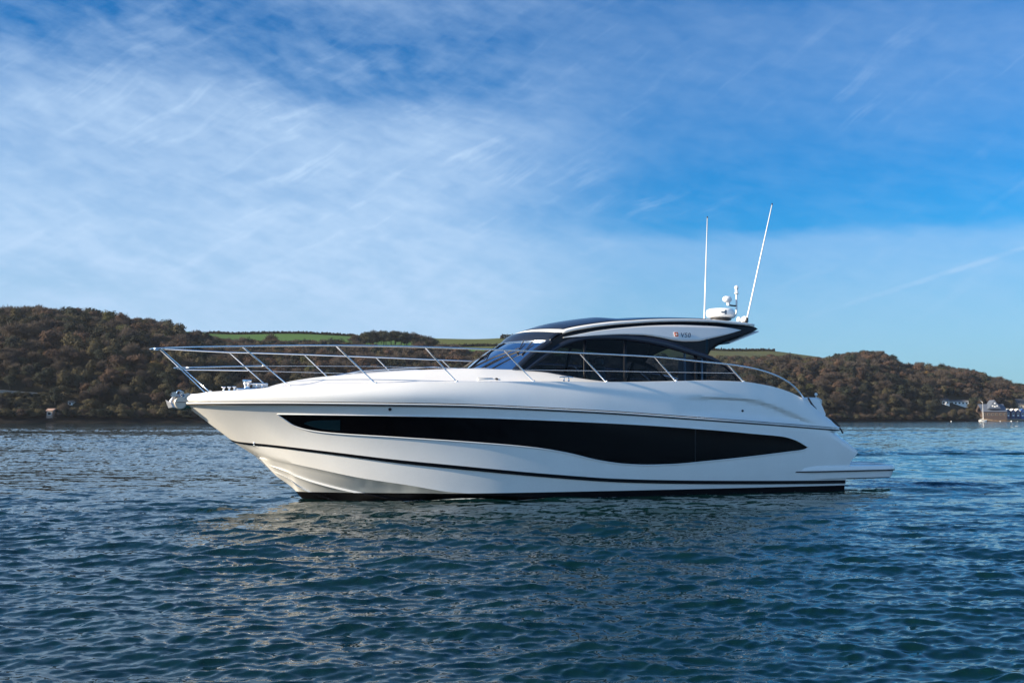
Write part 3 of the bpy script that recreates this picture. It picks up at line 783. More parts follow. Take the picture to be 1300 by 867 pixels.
for sg in (-1, 1): MB().tube([(h[0], sg*.62, deck_z(h[0], .62) + (.05 if 0 < i < 5 else 0)) for i, h in enumerate(spline(hp, 6))], .012, 6).build('grab_rail', M['steel'], yacht)
# bow roller and plough anchor
r0 = on(229, 511.5, .05); anc_z = r0[2]
roller = MB()
for y in (-.10, .10):
    roller.grid([[(r0[0]+.55, y, r0[2]+.10), (r0[0]+.3, y, r0[2]+.13), (r0[0]+.02, y, r0[2]+.15), (r0[0]-.10, y, r0[2]+.08), (r0[0]-.12, y, r0[2])],
                 [(r0[0]+.55, y, r0[2]-.05), (r0[0]+.3, y, r0[2]-.09), (r0[0]+.05, y, r0[2]-.13), (r0[0]-.05, y, r0[2]-.11), (r0[0]-.11, y, r0[2]-.03)]])
roller = roller.build('bow_roller', M['steel'], yacht); roller.modifiers.new('t', 'SOLIDIFY').thickness = .015
MB().lathe([(0,-.135),(.105,-.135),(.118,-.12),(.118,.12),(.105,.135),(0,.135)], (r0[0]+.0, 0, r0[2]), 26, 'y').build('roller_wheel', M['cream_enamel'], roller, False)
anchor = MB().tube([(r0[0]+.5, 0, r0[2]+.16), (r0[0]+.1, 0, r0[2]+.15), (r0[0]-.10, 0, r0[2]+.13), (r0[0]-.17, 0, r0[2]+.04), (r0[0]-.12, 0, r0[2]-.08)], [.025,.028,.03,.03,.028], 8).build('anchor', M['galv'], yacht)
a1, a2, a3 = on(210, 507.5, 0), on(216, 518, 0), on(239, 521.5, 0)
a4 = on(225, 514, 0)
fl = MB(); pts_ = [(a1[0], a1[2]), (a2[0]-.03, a2[2]), ((a2[0]+a3[0])/2, (a2[2]+a3[2])/2-.01), (a3[0], a3[2]), (a4[0]+.1, a4[2]-.02), (a4[0]-.06, a4[2]+.03)]
for y, k_ in ((-.10,.55),(-.015,1.),(.015,1.),(.10,.55)):
    cx_, cz_ = np.mean([p[0] for p in pts_]), np.mean([p[1] for p in pts_])
    fl.V += [(cx_ + (x_-cx_)*k_, y, cz_ + (z_-cz_)*k_) for x_, z_ in pts_]
n6 = 6; fl.F += [(r_*n6 + k, r_*n6 + (k+1) % n6, (r_+1)*n6 + (k+1) % n6, (r_+1)*n6 + k) for r_ in range(3) for k in range(n6)] + [tuple(range(n6)), tuple(range(23, 17, -1))]
fl = fl.build('anchor_fluke', M['galv'], anchor, smooth=False)
for dx_, dz_, r_ in ((-.12,.16,.05),(.12,.13,.06),(.02,.19,.035)):
    MB().tube([(r0[0]+dx_, -.15, r0[2]+dz_), (r0[0]+dx_, .15, r0[2]+dz_)], r_, 12).build('roller_pin', M['steel'], roller, False)
MB().box((r0[0], -.139, r0[2]+.012), (.19, .008, .012), 0).build('wheel_slot', M['rubber'], roller)
MB().grid([[(r0[0]+x_, y, r0[2]+z_) for y in (-.13,-.12,.12,.13)] for x_, z_ in ((.1,.13),(.35,.15),(.6,.16))]).build('roller_plate', M['steel'], roller)
hook = MB().tube([(r0[0]-.02+.05*math.cos(a), .02, r0[2]+.19+.05*math.sin(a)) for a in np.linspace(0, 5, 12)], .012, 6).build('shackle', M['steel'], anchor)
# hanging line and the bilge outlet by the boot stripe
q = onhull(993, 613, .03)
#END_YACHT

# ------------------------------------------------------------------ water: one sheet, finest where it is near
def fft_tile(Ngrid, Lm, seed, lo, hi, peak, wind, amp, chop):
    """height and sideways shift of a periodic patch of wind chop; wavelengths lo..hi metres"""
    r = np.random.default_rng(seed)
    k1 = 2*np.pi*np.fft.fftfreq(Ngrid, Lm/Ngrid); kx_, ky_ = np.meshgrid(k1, k1, indexing='ij'); wind = np.array(wind)/np.hypot(*wind)
    k = np.hypot(kx_, ky_); k[0, 0] = 1e-6
    kp = 2*np.pi/peak
    Sp = k**-3.6*np.exp(-1.25*(kp/k)**2)*(k < 2*np.pi/lo)*(k > 2*np.pi/hi)
    Sp *= np.exp(-(k*lo/(2*np.pi))**4)
    cosd = (kx_*wind[0] + ky_*wind[1])/k
    Sp *= .05 + np.abs(cosd)**(7 if peak > 1 else 4)
    H = (r.normal(size=k.shape) + 1j*r.normal(size=k.shape))*np.sqrt(Sp)
    h = np.fft.ifft2(H).real; s = amp/h.std()
    ddx = np.fft.ifft2(-1j*kx_/k*H).real*s*chop; ddy = np.fft.ifft2(-1j*ky_/k*H).real*s*chop
    return h*s, ddx, ddy
def bil(A, Lm, x, y):
    n = A.shape[0]; fx_, fy_ = (x/Lm*n) % n, (y/Lm*n) % n
    i, j = fx_.astype(int) % n, fy_.astype(int) % n; a, b = fx_ - np.floor(fx_), fy_ - np.floor(fy_); i2, j2 = (i+1) % n, (j+1) % n
    return A[i,j]*(1-a)*(1-b) + A[i2,j]*a*(1-b) + A[i,j2]*(1-a)*b + A[i2,j2]*a*b
nr, nc_ = 1350, 1250
rr_ = [2.0]
while rr_[-1] < 210: rr_.append(rr_[-1] + .004 + .00345*rr_[-1])
rr_ = np.array(rr_ + list(np.geomspace(212, 4000, 60)))
aa_ = np.linspace(-math.radians(46), math.radians(46), nc_)
RR, AA = np.meshgrid(rr_, aa_, indexing='ij'); Xw, Yw = RR*np.sin(AA), RR*np.cos(AA)
Zw = np.zeros_like(Xw); DXw = np.zeros_like(Xw); DYw = np.zeros_like(Xw)
gust = fft_tile(128, 160., 5, 12., 160., 60., (.3,1.), 1., 0)[0]
for (Ng, Lm, seed, lo, hi, peak, wd, amp, chop, rot, cut) in (
        (768, 61.7, 11, .5, 9., 2.0, (.2,1.), .0172, .9, 0.5, 900.),
        (768, 23.3, 12, .12, 1.1, .50, (.0,1.), .0064, .95, -.35, 170.),
        (512, 7.9, 13, .05, .5, .24, (-.2,1.), .0038, .9, .9, 34.)):
    cr, sr = math.cos(rot), math.sin(rot)
    h_, dx_, dy_ = fft_tile(Ng, Lm, seed, lo, hi, peak, (wd[0]*cr - wd[1]*sr, wd[0]*sr + wd[1]*cr), amp, chop); xr, yr = Xw*cr - Yw*sr, Xw*sr + Yw*cr
    w = 1 - sstep(RR, cut*.45, cut)
    gm = np.clip(1 + .34*bil(gust, 160., Xw + seed*7, Yw), .4, 1.7)
    Zw += bil(h_, Lm, xr, yr)*w*gm
    a, b = bil(dx_, Lm, xr, yr)*w*gm, bil(dy_, Lm, xr, yr)*w*gm
    DXw += a*cr + b*sr; DYw += -a*sr + b*cr
# flatter water along the hull and in the slick that the stern leaves
sx_, sy_ = (Xw - X0)*CT + (Yw - D0)*ST, -(Xw - X0)*ST + (Yw - D0)*CT
wobb = bil(gust, 160., Xw*3.1, Yw*3.1)*.5 + bil(gust, 160., Xw*11 + 9, Yw*11)*.25
yw1 = Yw + wobb - 46.5; yw2 = Yw + wobb*.8 - 30.5 - .10*(Xw - 12)
aft = sstep(Xw - .10*(Yw - 30), 7.0, 10.5)*(1 - sstep(Xw, 60, 90))
slick = aft*sstep(yw1, -19.5, -17.)*(1 - sstep(yw1, -1.2, .3))
alongside = np.exp(-((sy_ + 2.6)/1.3)**2)*sstep(sx_, 2, 5)*(1 - sstep(sx_, 15, 18))
calm = 1 - .5*slick - .45*alongside + .45*aft*np.exp(-((yw1 + 21.5)/2.6)**2)
Zw *= calm; DXw *= calm; DYw *= calm
Zw += aft*(.10*np.exp(-((yw1 - .6)/.55)**2) + .075*np.exp(-(yw2/.42)**2) + .05*np.exp(-((yw1 + 20.)/.5)**2))
# gentle wake ridges: a bow wave running back along the hull and stern waves
for sg in (-1, 1):
    off_ = sg*sy_ - (1.25 + .18*np.maximum(sx_ - 2.4, 0))
    Zw += .028*np.exp(-(off_/.28)**2)*sstep(sx_, 2.2, 4.0)*np.exp(-np.maximum(sx_ - 3, 0)/4.5)
    off2 = sg*sy_ - (1.9 + .30*np.maximum(sx_ - 14, 0))
    Zw += .06*np.cos(off2*3.2)*np.exp(-(off2/1.5)**2)*sstep(sx_, 13.6, 15.5)*np.exp(-np.maximum(sx_ - 14, 0)/14)
Pw = np.stack([Xw - DXw, Yw - DYw, Zw], -1).reshape(-1, 3)
nr = len(rr_)
ii = (np.arange(nr - 1)[:, None]*nc_ + np.arange(nc_ - 1)[None]).reshape(-1)
Fw = np.stack([ii, ii + nc_, ii + nc_ + 1, ii + 1], -1)
def big_mesh(name, P, Q, m, smooth=True, attr=None):
    me = bpy.data.meshes.new(name); k = Q.shape[1]
    me.vertices.add(len(P)); me.vertices.foreach_set('co', P.astype(np.float32).ravel())
    me.loops.add(Q.size); me.loops.foreach_set('vertex_index', Q.astype(np.int32).ravel())
    me.polygons.add(len(Q)); me.polygons.foreach_set('loop_start', np.arange(0, Q.size, k, dtype=np.int32))
    if smooth: me.polygons.foreach_set('use_smooth', np.ones(len(Q), bool))
    me.update(calc_edges=True)
    if m: me.materials.append(m)
    if attr is not None:
        at = me.attributes.new('tint', 'FLOAT_COLOR', 'POINT'); at.data.foreach_set('color', np.c_[attr, np.ones(len(attr))].astype(np.float32).ravel())
    o = bpy.data.objects.new(name, me); COL.objects.link(o); return o
wm = mat('sea_water', (.002,.015,.0165), .035, ior=1.333); b = bsdf(wm); N.nt = wm.node_tree
t_ = N.nt.nodes.new('ShaderNodeTexCoord'); vo = t_.outputs['Object']
# fine ripples as slopes, so that they stay the same at any distance
def slopes(scale, amp, detail, stretch=(1,1,1)):
    mp = N.nt.nodes.new('ShaderNodeMapping'); mp.inputs['Scale'].default_value = stretch; N.nt.links.new(vo, mp.inputs[0])
    c = nnoise(mp.outputs[0], scale, detail, .6, 0., col=True)
    v = N.nt.nodes.new('ShaderNodeVectorMath'); v.operation = 'SUBTRACT'; N.nt.links.new(c, v.inputs[0]); v.inputs[1].default_value = (.5,.5,.5)
    v2 = N.nt.nodes.new('ShaderNodeVectorMath'); v2.operation = 'MULTIPLY'; N.nt.links.new(v.outputs[0], v2.inputs[0]); v2.inputs[1].default_value = (amp, amp*1.3, 0)
    return v2.outputs[0]
def vadd(a, b):
    v = N.nt.nodes.new('ShaderNodeVectorMath'); N.nt.links.new(a, v.inputs[0]); N.nt.links.new(b, v.inputs[1]); return v.outputs[0]
geo = N.nt.nodes.new('ShaderNodeNewGeometry')
tot = vadd(slopes(9., .19, 3, (.8,1.3,1)), slopes(1.6, .15, 3, (.7,1.4,1)))
# gusts roughen some patches more than others
mpg = N.nt.nodes.new('ShaderNodeMapping'); mpg.inputs['Scale'].default_value = (.02,.055,1); N.nt.links.new(vo, mpg.inputs[0])
gs = nnoise(mpg.outputs[0], 1., 4) ; gk = nsmooth(gs, .32, .68)*.9 + .55
wa = N.nt.nodes.new('ShaderNodeAttribute'); wa.attribute_name = 'tint'; ws_ = N.nt.nodes.new('ShaderNodeSeparateColor'); N.nt.links.new(wa.outputs['Color'], ws_.inputs[0])
gk = gk*nmax(N(ws_.outputs[0]), 0.12)
fo_n = nnoise(vo, 7.0, 6, .65); fo_b = nnoise(vo, 1.1, 3)
fo_ = nsmooth(N(ws_.outputs[1])*0.62 + fo_n*0.5 + fo_b*0.35, 0.83, 1.0)
N.nt.links.new(nmix(fo_, nmix(N(ws_.outputs[2])*nsmooth(fo_b*.6 + gs*.4, .25, .6), (.002,.015,.0165), (.035,.13,.16)), (.62,.68,.70)), b.inputs['Base Color'])
ro_ = fo_*0.6 + 0.035; N.nt.links.new(ro_.k, b.inputs['Roughness'])
vs_ = N.nt.nodes.new('ShaderNodeVectorMath'); vs_.operation = 'SCALE'; N.nt.links.new(tot, vs_.inputs[0]); N.nt.links.new(gk.k, vs_.inputs['Scale'])
nv_ = N.nt.nodes.new('ShaderNodeVectorMath'); nv_.operation = 'NORMALIZE'; N.nt.links.new(vadd(geo.outputs['Normal'], vs_.outputs[0]), nv_.inputs[0])
N.nt.links.new(nv_.outputs[0], b.inputs['Normal'])
hull_p = HBc(np.clip(sx_, 2.2, 14.6)); gap_ = np.abs(sy_) - hull_p*np.clip((sx_ - 2.1)/1.6, 0, 1)**.7
foam = np.exp(-(np.maximum(gap_, 0)/.16)**2)*sstep(sx_, 2.2, 3.)*(1 - sstep(sx_, 14.4, 15.))*.75
foam = np.maximum(foam, .62*np.exp(-((sy_ + 2.75)/.35)**2)*np.exp(-((sx_ - 7.6)/1.2)**2))
foam = np.maximum(foam, aft*.47*np.exp(-(yw2/.35)**2)*(1 - sstep(Xw, 12, 30)))
foam = np.where((RR > 12) & (RR < 60), foam, 0)
water = big_mesh('water', Pw, Fw, wm, True, np.stack([calm*(1 + 1.1*sstep(RR, 60, 300)), foam, np.clip(slick*.95 + .35*aft*np.exp(-(yw2/1.5)**2), 0, 1)], -1).reshape(-1, 3)); tag(water, kind='structure')

# ------------------------------------------------------------------ land across the bay
UU = np.array([-420,0,240,300,450,560,660,760,900,985,1100,1200,1300,1450,1750.])
Dsh = lambda u: np.interp(u, [-420, 0, 300, 700, 1000, 1300, 1750], [410, 425, 470, 560, 640, 760, 900])
v_sky = lambda u: np.interp(u, [-420,-150,0,40,75,90,120,150,180,200,225,240,250,270,300,340,380,450,500,560,600,660,760,900,970,1000,1035,1055,1070,1080,1095,1110,1125,1135,1142,1160,1185,1200,1215,1230,1245,1255,1275,1290,1300,1400,1550,1750],
                              [398,392,389,389,394,393,397,399,402,405,409,416,418.5,423.5,427,429,429.8,430.5,433.5,436,440,443,445.5,446.5,446.5,445,446.5,446,443,441,440,441,444,449,453,457,458,459,461,464,467,472.5,478,481,482.5,497,512,520])
v_fld = lambda u: np.interp(u, [-420,200,235,300,450,555,600,640,660,760,900,980,1040,1060,1750], [404,424,420.3,421.6,424.0,430.4,429.6,428.4,430,436,443.6,446.4,452,460,560])
DEPTH, DEP2 = 190., 460.
TH_ = 11.5
def u_of(x, y): return CX + F*x/y
def land_z(x, y):
    """ground height at a point, from the shore up the wooded slope to the fields behind"""
    u = u_of(x, y); r = y; d0 = Dsh(u); q = (r - d0)/DEPTH
    zr = (HY - v_sky(u))/F*(d0 + DEPTH) + CAMH - TH_
    zf = (HY - v_fld(u))/F*(d0 + DEP2) + CAMH
    qq = np.clip(q, 0, 1); bank_ = np.interp(u, [-420,300,900,1750], [3.4,2.9,1.7,1.5])*sstep(q, -.035, .012)
    z = -1.2*(q < -.03) + bank_ - 1.0 + (zr - 1.6)*(np.sin(qq*np.pi/2)**.85)*sstep(q, .02, .3)**.35
    f = np.clip((r - d0 - DEPTH)/(DEP2 - DEPTH), 0, 1)
    z = np.where(q > 1, zr + .6 + (zf - zr - .6)*f, z)
    z = np.where(r > d0 + DEP2, zf - (r - d0 - DEP2)*.06, z)
    z += .8*np.sin(x*.043 + y*.031)*sstep(q, .05, .25) + 1.4*np.sin(x*.017 - y*.023 + 1)*sstep(q, .1, .4)*(1 - sstep(q, .8, 1.))
    return z
uu = np.linspace(-420, 1750, 420); rad = np.r_[np.linspace(-14, 20, 26), np.linspace(24, DEPTH, 40), np.linspace(DEPTH+8, DEP2, 24), [DEP2+60, DEP2+200, DEP2+600]]
UG, RG = np.meshgrid(uu, rad, indexing='ij'); YG = Dsh(UG) + RG; XG = (UG - CX)/F*YG
ZG = land_z(XG, YG) + rng.normal(0, .22, XG.shape)*(RG < 24) 
Pg = np.stack([XG, YG, ZG], -1).reshape(-1, 3); n2 = len(rad)
ii = (np.arange(len(uu) - 1)[:, None]*n2 + np.arange(n2 - 1)[None]).reshape(-1)
Fg = np.stack([ii, ii + n2, ii + n2 + 1, ii + 1], -1)
gm_ = mat('hillside_ground', (.05,.05,.03), .95, spec=.1); N.nt = gm_.node_tree; b = bsdf(gm_)
t_ = N.nt.nodes.new('ShaderNodeTexCoord'); sp_ = N.nt.nodes.new('ShaderNodeSeparateXYZ'); N.nt.links.new(t_.outputs['Object'], sp_.inputs[0])
att = N.nt.nodes.new('ShaderNodeAttribute'); att.attribute_name = 'tint'
n1 = nnoise(t_.outputs['Object'], .12, 5); n3 = nnoise(t_.outputs['Object'], .9, 5)
N.nt.links.new(nmix(n3*.6 + n1*.4, att.outputs['Color'], (.5,.5,.5), 'OVERLAY'), b.inputs['Base Color'])
tint = np.zeros((len(uu), len(rad), 3)); tint[:] = (.035,.030,.020)                 # leaf litter under the trees
fieldm = (RG > DEPTH + 4)
tint[fieldm] = (.062,.125,.030)
tint[fieldm & (UG > 540)] = (.085,.10,.03)
tint[fieldm & (UG > 575) & (UG < 655) & (RG < DEPTH + 130)] = (.05,.125,.026)
tint[fieldm & (UG > 850)] = (.078,.085,.036)
rocky = (RG < 11); tint[rocky] = (.030,.027,.024); tint[(RG < 3)] = (.014,.013,.012)
sand = (UG > 1247) & (RG < 26); tint[sand] = (.30,.21,.13); tint[sand & (RG < 4)] = (.16,.11,.07)
ground = big_mesh('terrain', Pg, Fg, gm_, True, tint.reshape(-1, 3)); tag(ground, kind='structure')

# the near side of the bay, behind the camera: it is what the glass and the gelcoat mirror
ang = np.radians(np.linspace(64, 296, 140)); rg = np.array([-8., 0, 8, 40, 90, 150, 220, 420])
AO, RO = np.meshgrid(ang, rg, indexing='ij'); base_r = 330 + 60*np.sin(AO*3.1) + 30*np.sin(AO*7.7)
ho = np.interp(RO, rg, [-1.5, .6, 3, 10, 18, 24, 26, 24])*(1 + .18*np.sin(AO*5.3) + .1*np.sin(AO*13)) + rng.normal(0, 1.6, RO.shape)*(RO > 5)
Po = np.stack([(base_r + RO)*np.sin(AO), (base_r + RO)*np.cos(AO), ho], -1).reshape(-1, 3)
ii = (np.arange(139)[:, None]*8 + np.arange(7)[None]).reshape(-1)
go = big_mesh('terrain', Po, np.stack([ii, ii + 8, ii + 9, ii + 1], -1), gm_, True, np.tile((.045,.045,.03), (len(Po), 1))); tag(go, kind='structure')
fl_ = np.array([[r*math.sin(a), r*math.cos(a), -.02] for a in np.radians(np.linspace(44, 316, 90)) for r in (2., 900.)])
ii = np.arange(89)*2
wo = big_mesh('water', fl_, np.stack([ii, ii + 1, ii + 3, ii + 2], -1), wm, True, np.tile((1., 0, 0), (len(fl_), 1))); tag(wo, kind='structure')

# ------------------------------------------------------------------ trees
def leaf_mat(name, cols, attr=False):
    m = mat(name, cols[0], .85, spec=.15); N.nt = m.node_tree; b = bsdf(m)
    t = N.nt.nodes.new('ShaderNodeTexCoord')
    if attr:
        a = N.nt.nodes.new('ShaderNodeAttribute'); a.attribute_name = 'tint'; base = a.outputs['Color']
    else:
        oi = N.nt.nodes.new('ShaderNodeObjectInfo')
        rp = N.nt.nodes.new('ShaderNodeValToRGB'); N.nt.links.new(oi.outputs['Random'], rp.inputs[0])
        e = rp.color_ramp.elements
        while len(e) < len(cols): e.new(.5)
        for i, c in enumerate(cols): e[i].position = i/(len(cols)-1); e[i].color = (*c, 1)
        base = rp.outputs[0]
    n = nnoise(t.outputs['Object'], .55, 3)
    cs_ = nmix(nsmooth(n, .3, .7)*.55, base, (.5,.45,.38), 'SOFT_LIGHT'); N.nt.links.new(cs_, b.inputs['Base Color'])
    tl = N.nt.nodes.new('ShaderNodeBsdfTranslucent'); N.nt.links.new(cs_, tl.inputs[0])
    mx = N.nt.nodes.new('ShaderNodeMixShader'); mx.inputs[0].default_value = .32
    o_ = [q for q in N.nt.nodes if q.type == 'OUTPUT_MATERIAL'][0]
    N.nt.links.new(b.outputs[0], mx.inputs[1]); N.nt.links.new(tl.outputs[0], mx.inputs[2]); N.nt.links.new(mx.outputs[0], o_.inputs[0])
    return m
KINDS = {   # label words, colours, crown builder
    'bare':   ('grey brown bare-twigged', [(0.0783,0.0645,0.0558),(0.1020,0.0865,0.0744),(0.0648,0.0544,0.0493)]),
    'rust':   ('rust brown autumn', [(0.0809,0.0560,0.0448),(0.0942,0.0631,0.0484),(0.0719,0.0529,0.0459)]),
    'olive':  ('olive green half-bare', [(0.0683,0.0624,0.0408),(0.0838,0.0752,0.0458),(0.0569,0.0534,0.0362)]),
    'dark':   ('dark evergreen', [(0.0264,0.0334,0.0264),(0.0343,0.0412,0.0309),(0.0304,0.0346,0.0304)]),
    'gold':   ('yellow gold leaved', [(0.1896,0.1250,0.0515),(0.1628,0.1284,0.0550),(0.1796,0.1107,0.0459)]),
    'green':  ('bright green ivy-clad', [(0.0764,0.0799,0.0384),(0.0825,0.0877,0.0446),(0.0687,0.0729,0.0342)]),
}
bark = mat('bark', (.06,.05,.04), .9)
def crown_quads(kind, R, H, n, seed):
    """leaf clumps and twig sprays of one crown: points through lumpy lobes, as small quads; base of the crown at z = 0"""
    r = np.random.default_rng(seed); lobes = []
    for k in range(9):
        a = r.uniform(0, 6.28); q = r.uniform(.15, .66)
        lobes.append((R*q*math.cos(a), R*q*math.sin(a), H*r.uniform(.22, .74), R*r.uniform(.34, .56)))
    lobes.append((0, 0, H*.62, R*.62))
    lob = np.array(lobes); k = r.integers(0, len(lob), n); L_ = lob[k]
    dirs = r.normal(size=(n, 3)); dirs[:,2] = np.abs(dirs[:,2])*.9 - .28*(r.random(n) < .4); dirs /= np.linalg.norm(dirs, axis=1)[:,None]
    rad_ = L_[:,3]*(r.random(n)**.28)*r.uniform(.85, 1.18, n)
    P = L_[:,:3] + dirs*rad_[:,None]*np.array([1,1,.86]); P[:,2] = np.maximum(P[:,2], H*.1)
    up = r.normal(size=(n, 3))*.30 + dirs*1.0 + np.stack([P[:,0]/R, P[:,1]/R, (P[:,2]-H*.45)/H], -1)*.5; up /= np.linalg.norm(up, axis=1)[:,None]
    if kind in ('bare',):                               # twigs: thin slivers along the growing direction
        t1 = dirs*.8 + np.array([0,0,.5]) + r.normal(size=(n,3))*.38; t1 /= np.linalg.norm(t1, axis=1)[:,None]
        t2 = np.cross(t1, up + 1e-3); t2 /= np.linalg.norm(t2, axis=1)[:,None]
        a, b_ = r.uniform(.4, .9, n), r.uniform(.04, .10, n)
    else:
        t1 = np.cross(up, r.normal(size=(n,3))); t1 /= np.linalg.norm(t1, axis=1)[:,None]; t2 = np.cross(up, t1)
        a, b_ = r.uniform(.16, .36, n), r.uniform(.13, .29, n)
    a, b_ = a[:,None]*R/5, b_[:,None]*R/5
    Q = np.stack([P - t1*a - t2*b_, P + t1*a*.9 - t2*b_*.7, P + t1*a + t2*b_, P - t1*a*.8 + t2*b_*.9], 1)
    return Q
def trunk_mesh(R, H, seed, m):
    r = random.Random(seed); mb = MB()
    mb.tube([(0,0,-.8),(.05,0,H*.25),(.1,.05,H*.5),(.0,.1,H*.72)], [.30,.24,.17,.06], 7)
    for k in range(6):
        a = r.uniform(0, 6.28); z0 = H*r.uniform(.2, .45); l = R*r.uniform(.5,.85)
        mb.tube([(.05,.02,z0), (l*.45*math.cos(a), l*.45*math.sin(a), z0 + H*.16), (l*math.cos(a), l*math.sin(a), z0 + H*.38)], [.13,.09,.03], 5)
    me = bpy.data.meshes.new('trunk'); me.from_pydata(mb.V, [], mb.F); me.materials.append(m); return me
NV = 5; proto = {}
for ki, (kd, (_, cols)) in enumerate(KINDS.items()):
    lm = leaf_mat(kd + '_foliage', cols); proto[kd] = []
    for v in range(NV):
        Q = crown_quads(kd, 5., 10., 1500 if kd != 'bare' else 2300, 100*ki + v)
        me = bpy.data.meshes.new('crown'); n = len(Q)
        me.vertices.add(n*4); me.vertices.foreach_set('co', Q.astype(np.float32).ravel())
        me.loops.add(n*4); me.loops.foreach_set('vertex_index', np.arange(n*4, dtype=np.int32))
        me.polygons.add(n); me.polygons.foreach_set('loop_start', np.arange(0, n*4, 4, dtype=np.int32)); me.update(calc_edges=True)
        me.materials.append(lm); proto[kd].append((me, trunk_mesh(5., 10., 100*ki + v, bark), Q))
def at(u, d): y = Dsh(u) + d; return np.array([(u - CX)/F*y, y])
def up(u, v, y): return (HY - v)/F*y + CAMH
def stand(u, v, d0=3., d1=120.):
    """how far behind the shoreline the ground shows at this height of the picture"""
    for d in np.arange(d0, d1, .5):
        y = Dsh(u) + d
        if land_z(np.array([(u - CX)/F*y]), np.array([y]))[0] >= up(u, v, y): return d
    return d1
_wu = np.linspace(-60, 70, 14); _wd = [stand(u, 503.5) for u in _wu]
wall_d = lambda u: np.interp(u, _wu, _wd)
cot_d, hut_d, gab_d = stand(1210, 514), stand(92, 515), stand(1296, 519)
# where trees stand: a jittered grid over the slope
spots = []
step_ = 5.9
for y in np.arange(400, 1010, step_):
    x0, x1 = (-415 - CX)/F*y, (1650 - CX)/F*y
    for x in np.arange(x0, x1, step_):
        xx_, yy_ = x + rng.uniform(-3.2, 3.2), y + rng.uniform(-3.2, 3.2); u = u_of(xx_, yy_); d = yy_ - Dsh(u)
        if d < 3 or d > DEPTH + 6: continue
        if u > 1238 and d < 30: continue                      # the waterside buildings
        if 1188 < u < 1230 and cot_d - 24 < d < cot_d + 10: continue
        if 86 < u < 97 and hut_d - 14 < d < hut_d + 6: continue
        if u > 1284 and gab_d - 10 < d < gab_d + 10: continue           # cottages in a clearing
        if u < 64 and wall_d(u) - 13 < d < wall_d(u) + 2: continue                    # the wall along the slope
        if 57 < u < 75 and d < 14: continue
        spots.append((xx_, yy_, u, d))
sp_a = np.array(spots); 
cl1 = np.array([fft_tile(64, 300., 21, 30., 300., 90., (.5,.5), 1., 0)[0]])[0]
def pick_kind(x, y, u, d):
    c1 = bil(cl1, 300., np.array([x]), np.array([y]))[0]; c2_ = bil(cl1, 300., np.array([y*1.3 + 70]), np.array([x*1.1]))[0]
    w = dict(bare=.46, rust=.22, olive=.17, dark=.14, gold=.012, green=.012)
    w['rust'] *= math.exp(.7*c1); w['olive'] *= math.exp(.8*c2_ - .5*c1); w['dark'] *= math.exp(-.9*c1)
    if 75 < u < 290 and d < 70: w['olive'] += 1.2
    if u < 75 and d < 34: w['dark'] += 1.5
    if u > 1000 and d < 40: w['olive'] += .35; w['dark'] += .35
    k = list(w); p = np.array([w[q] for q in k]); return k[rng.choice(len(k), p=p/p.sum())]
trees = []
for (x, y, u, d) in spots:
    kd = pick_kind(x, y, u, d)
    h = float(np.clip(rng.lognormal(math.log(8.0), .22), 5.0, 12.5))*(.72 if d < 14 else 1.)*(1.1 if kd in ('dark',) else 1.)
    if d > DEPTH - 25: h = rng.uniform(7.5, 10.0)
    if kd == 'gold': h *= .8
    trees.append([x, y, u, d, kd, h, rng.uniform(.40, .56)*h, rng.uniform(0, 6.28), rng.integers(NV)])
shrubs = []
for u in np.arange(-320, 1640, 5.5):
    for d0_ in (1.6, 4.2):
        uu_ = u + rng.uniform(-3, 3); d = d0_ + rng.uniform(-1.0, 1.5); y = Dsh(uu_) + d
        if uu_ > 1238 or 56 < uu_ < 76: continue
        h = rng.uniform(2.6, 5.2)
        shrubs.append([(uu_ - CX)/F*y, y, uu_, d, rng.choice(['olive','dark','bare','rust'], p=[.4,.3,.2,.1]), h, h*rng.uniform(.5,.75), rng.uniform(0, 6.28), rng.integers(NV)])
for u in np.arange(-40, 66, 4.0):                          # scrub below the wall
    for q in (2, 5, 8, 11):
        uu_ = u + rng.uniform(-2, 2); d = wall_d(uu_) - q + rng.uniform(-1, 1); y = Dsh(uu_) + d; h = rng.uniform(2.2, 3.6)
        if d > 5: shrubs.append([(uu_ - CX)/F*y, y, uu_, d, 'dark' if rng.random() < .6 else 'olive', h, h*.75, rng.uniform(0, 6.28), rng.integers(NV)])
# named single trees that the photograph picks out
def special(u, v_base_d, kd, h, rw): 
    y = Dsh(u) + v_base_d; trees.append([(u - CX)/F*y, y, u, v_base_d, kd, h, rw, 1., 0]); return trees[-1]
sp_trees = [special(158, 96, 'green', 11, 5.6), special(196, 45, 'gold', 8, 4.6), special(1066, 40, 'gold', 9, 3.4), special(1143, 110, 'gold', 10, 4.)]
# clump of dark trees standing on the field behind, and hedges on the fields
clump = []
for k in range(26):
    u = 452 + 98*k/25 + rng.uniform(-3, 3); y = Dsh(u) + DEPTH + 60 + rng.uniform(-12, 12)
    tp = np.interp(u, [445,462,480,500,520,535,553], [425,419.5,417,418,420,422.5,428]); h = rng.uniform(9.5, 12.5)
    clump.append([(u - CX)/F*y, y, u, 0, 'dark' if k % 3 else 'bare', h, h*.5, rng.uniform(0, 6.28), rng.integers(NV), tp])
def sees(t): 
    """how large a tree shows: 0 for those behind the yacht or outside the frame"""
    u = t[2]
    if u < -6 or u > 1306: return 0
    if 560 < u < 1020 and not (u > 905 and t[3] > 30): return 0
    s = t[6]/t[1]
    if t[3] > 60 and t[3] < DEPTH - 22: s *= .45
    return s
order = sorted(range(len(trees)), key=lambda i: -sees(trees[i]))
single = set(order[:185]) | set(range(len(trees) - len(sp_trees), len(trees)))
side_of = lambda u: 'on the western wooded hill' if u < 560 else 'on the eastern wooded hill'
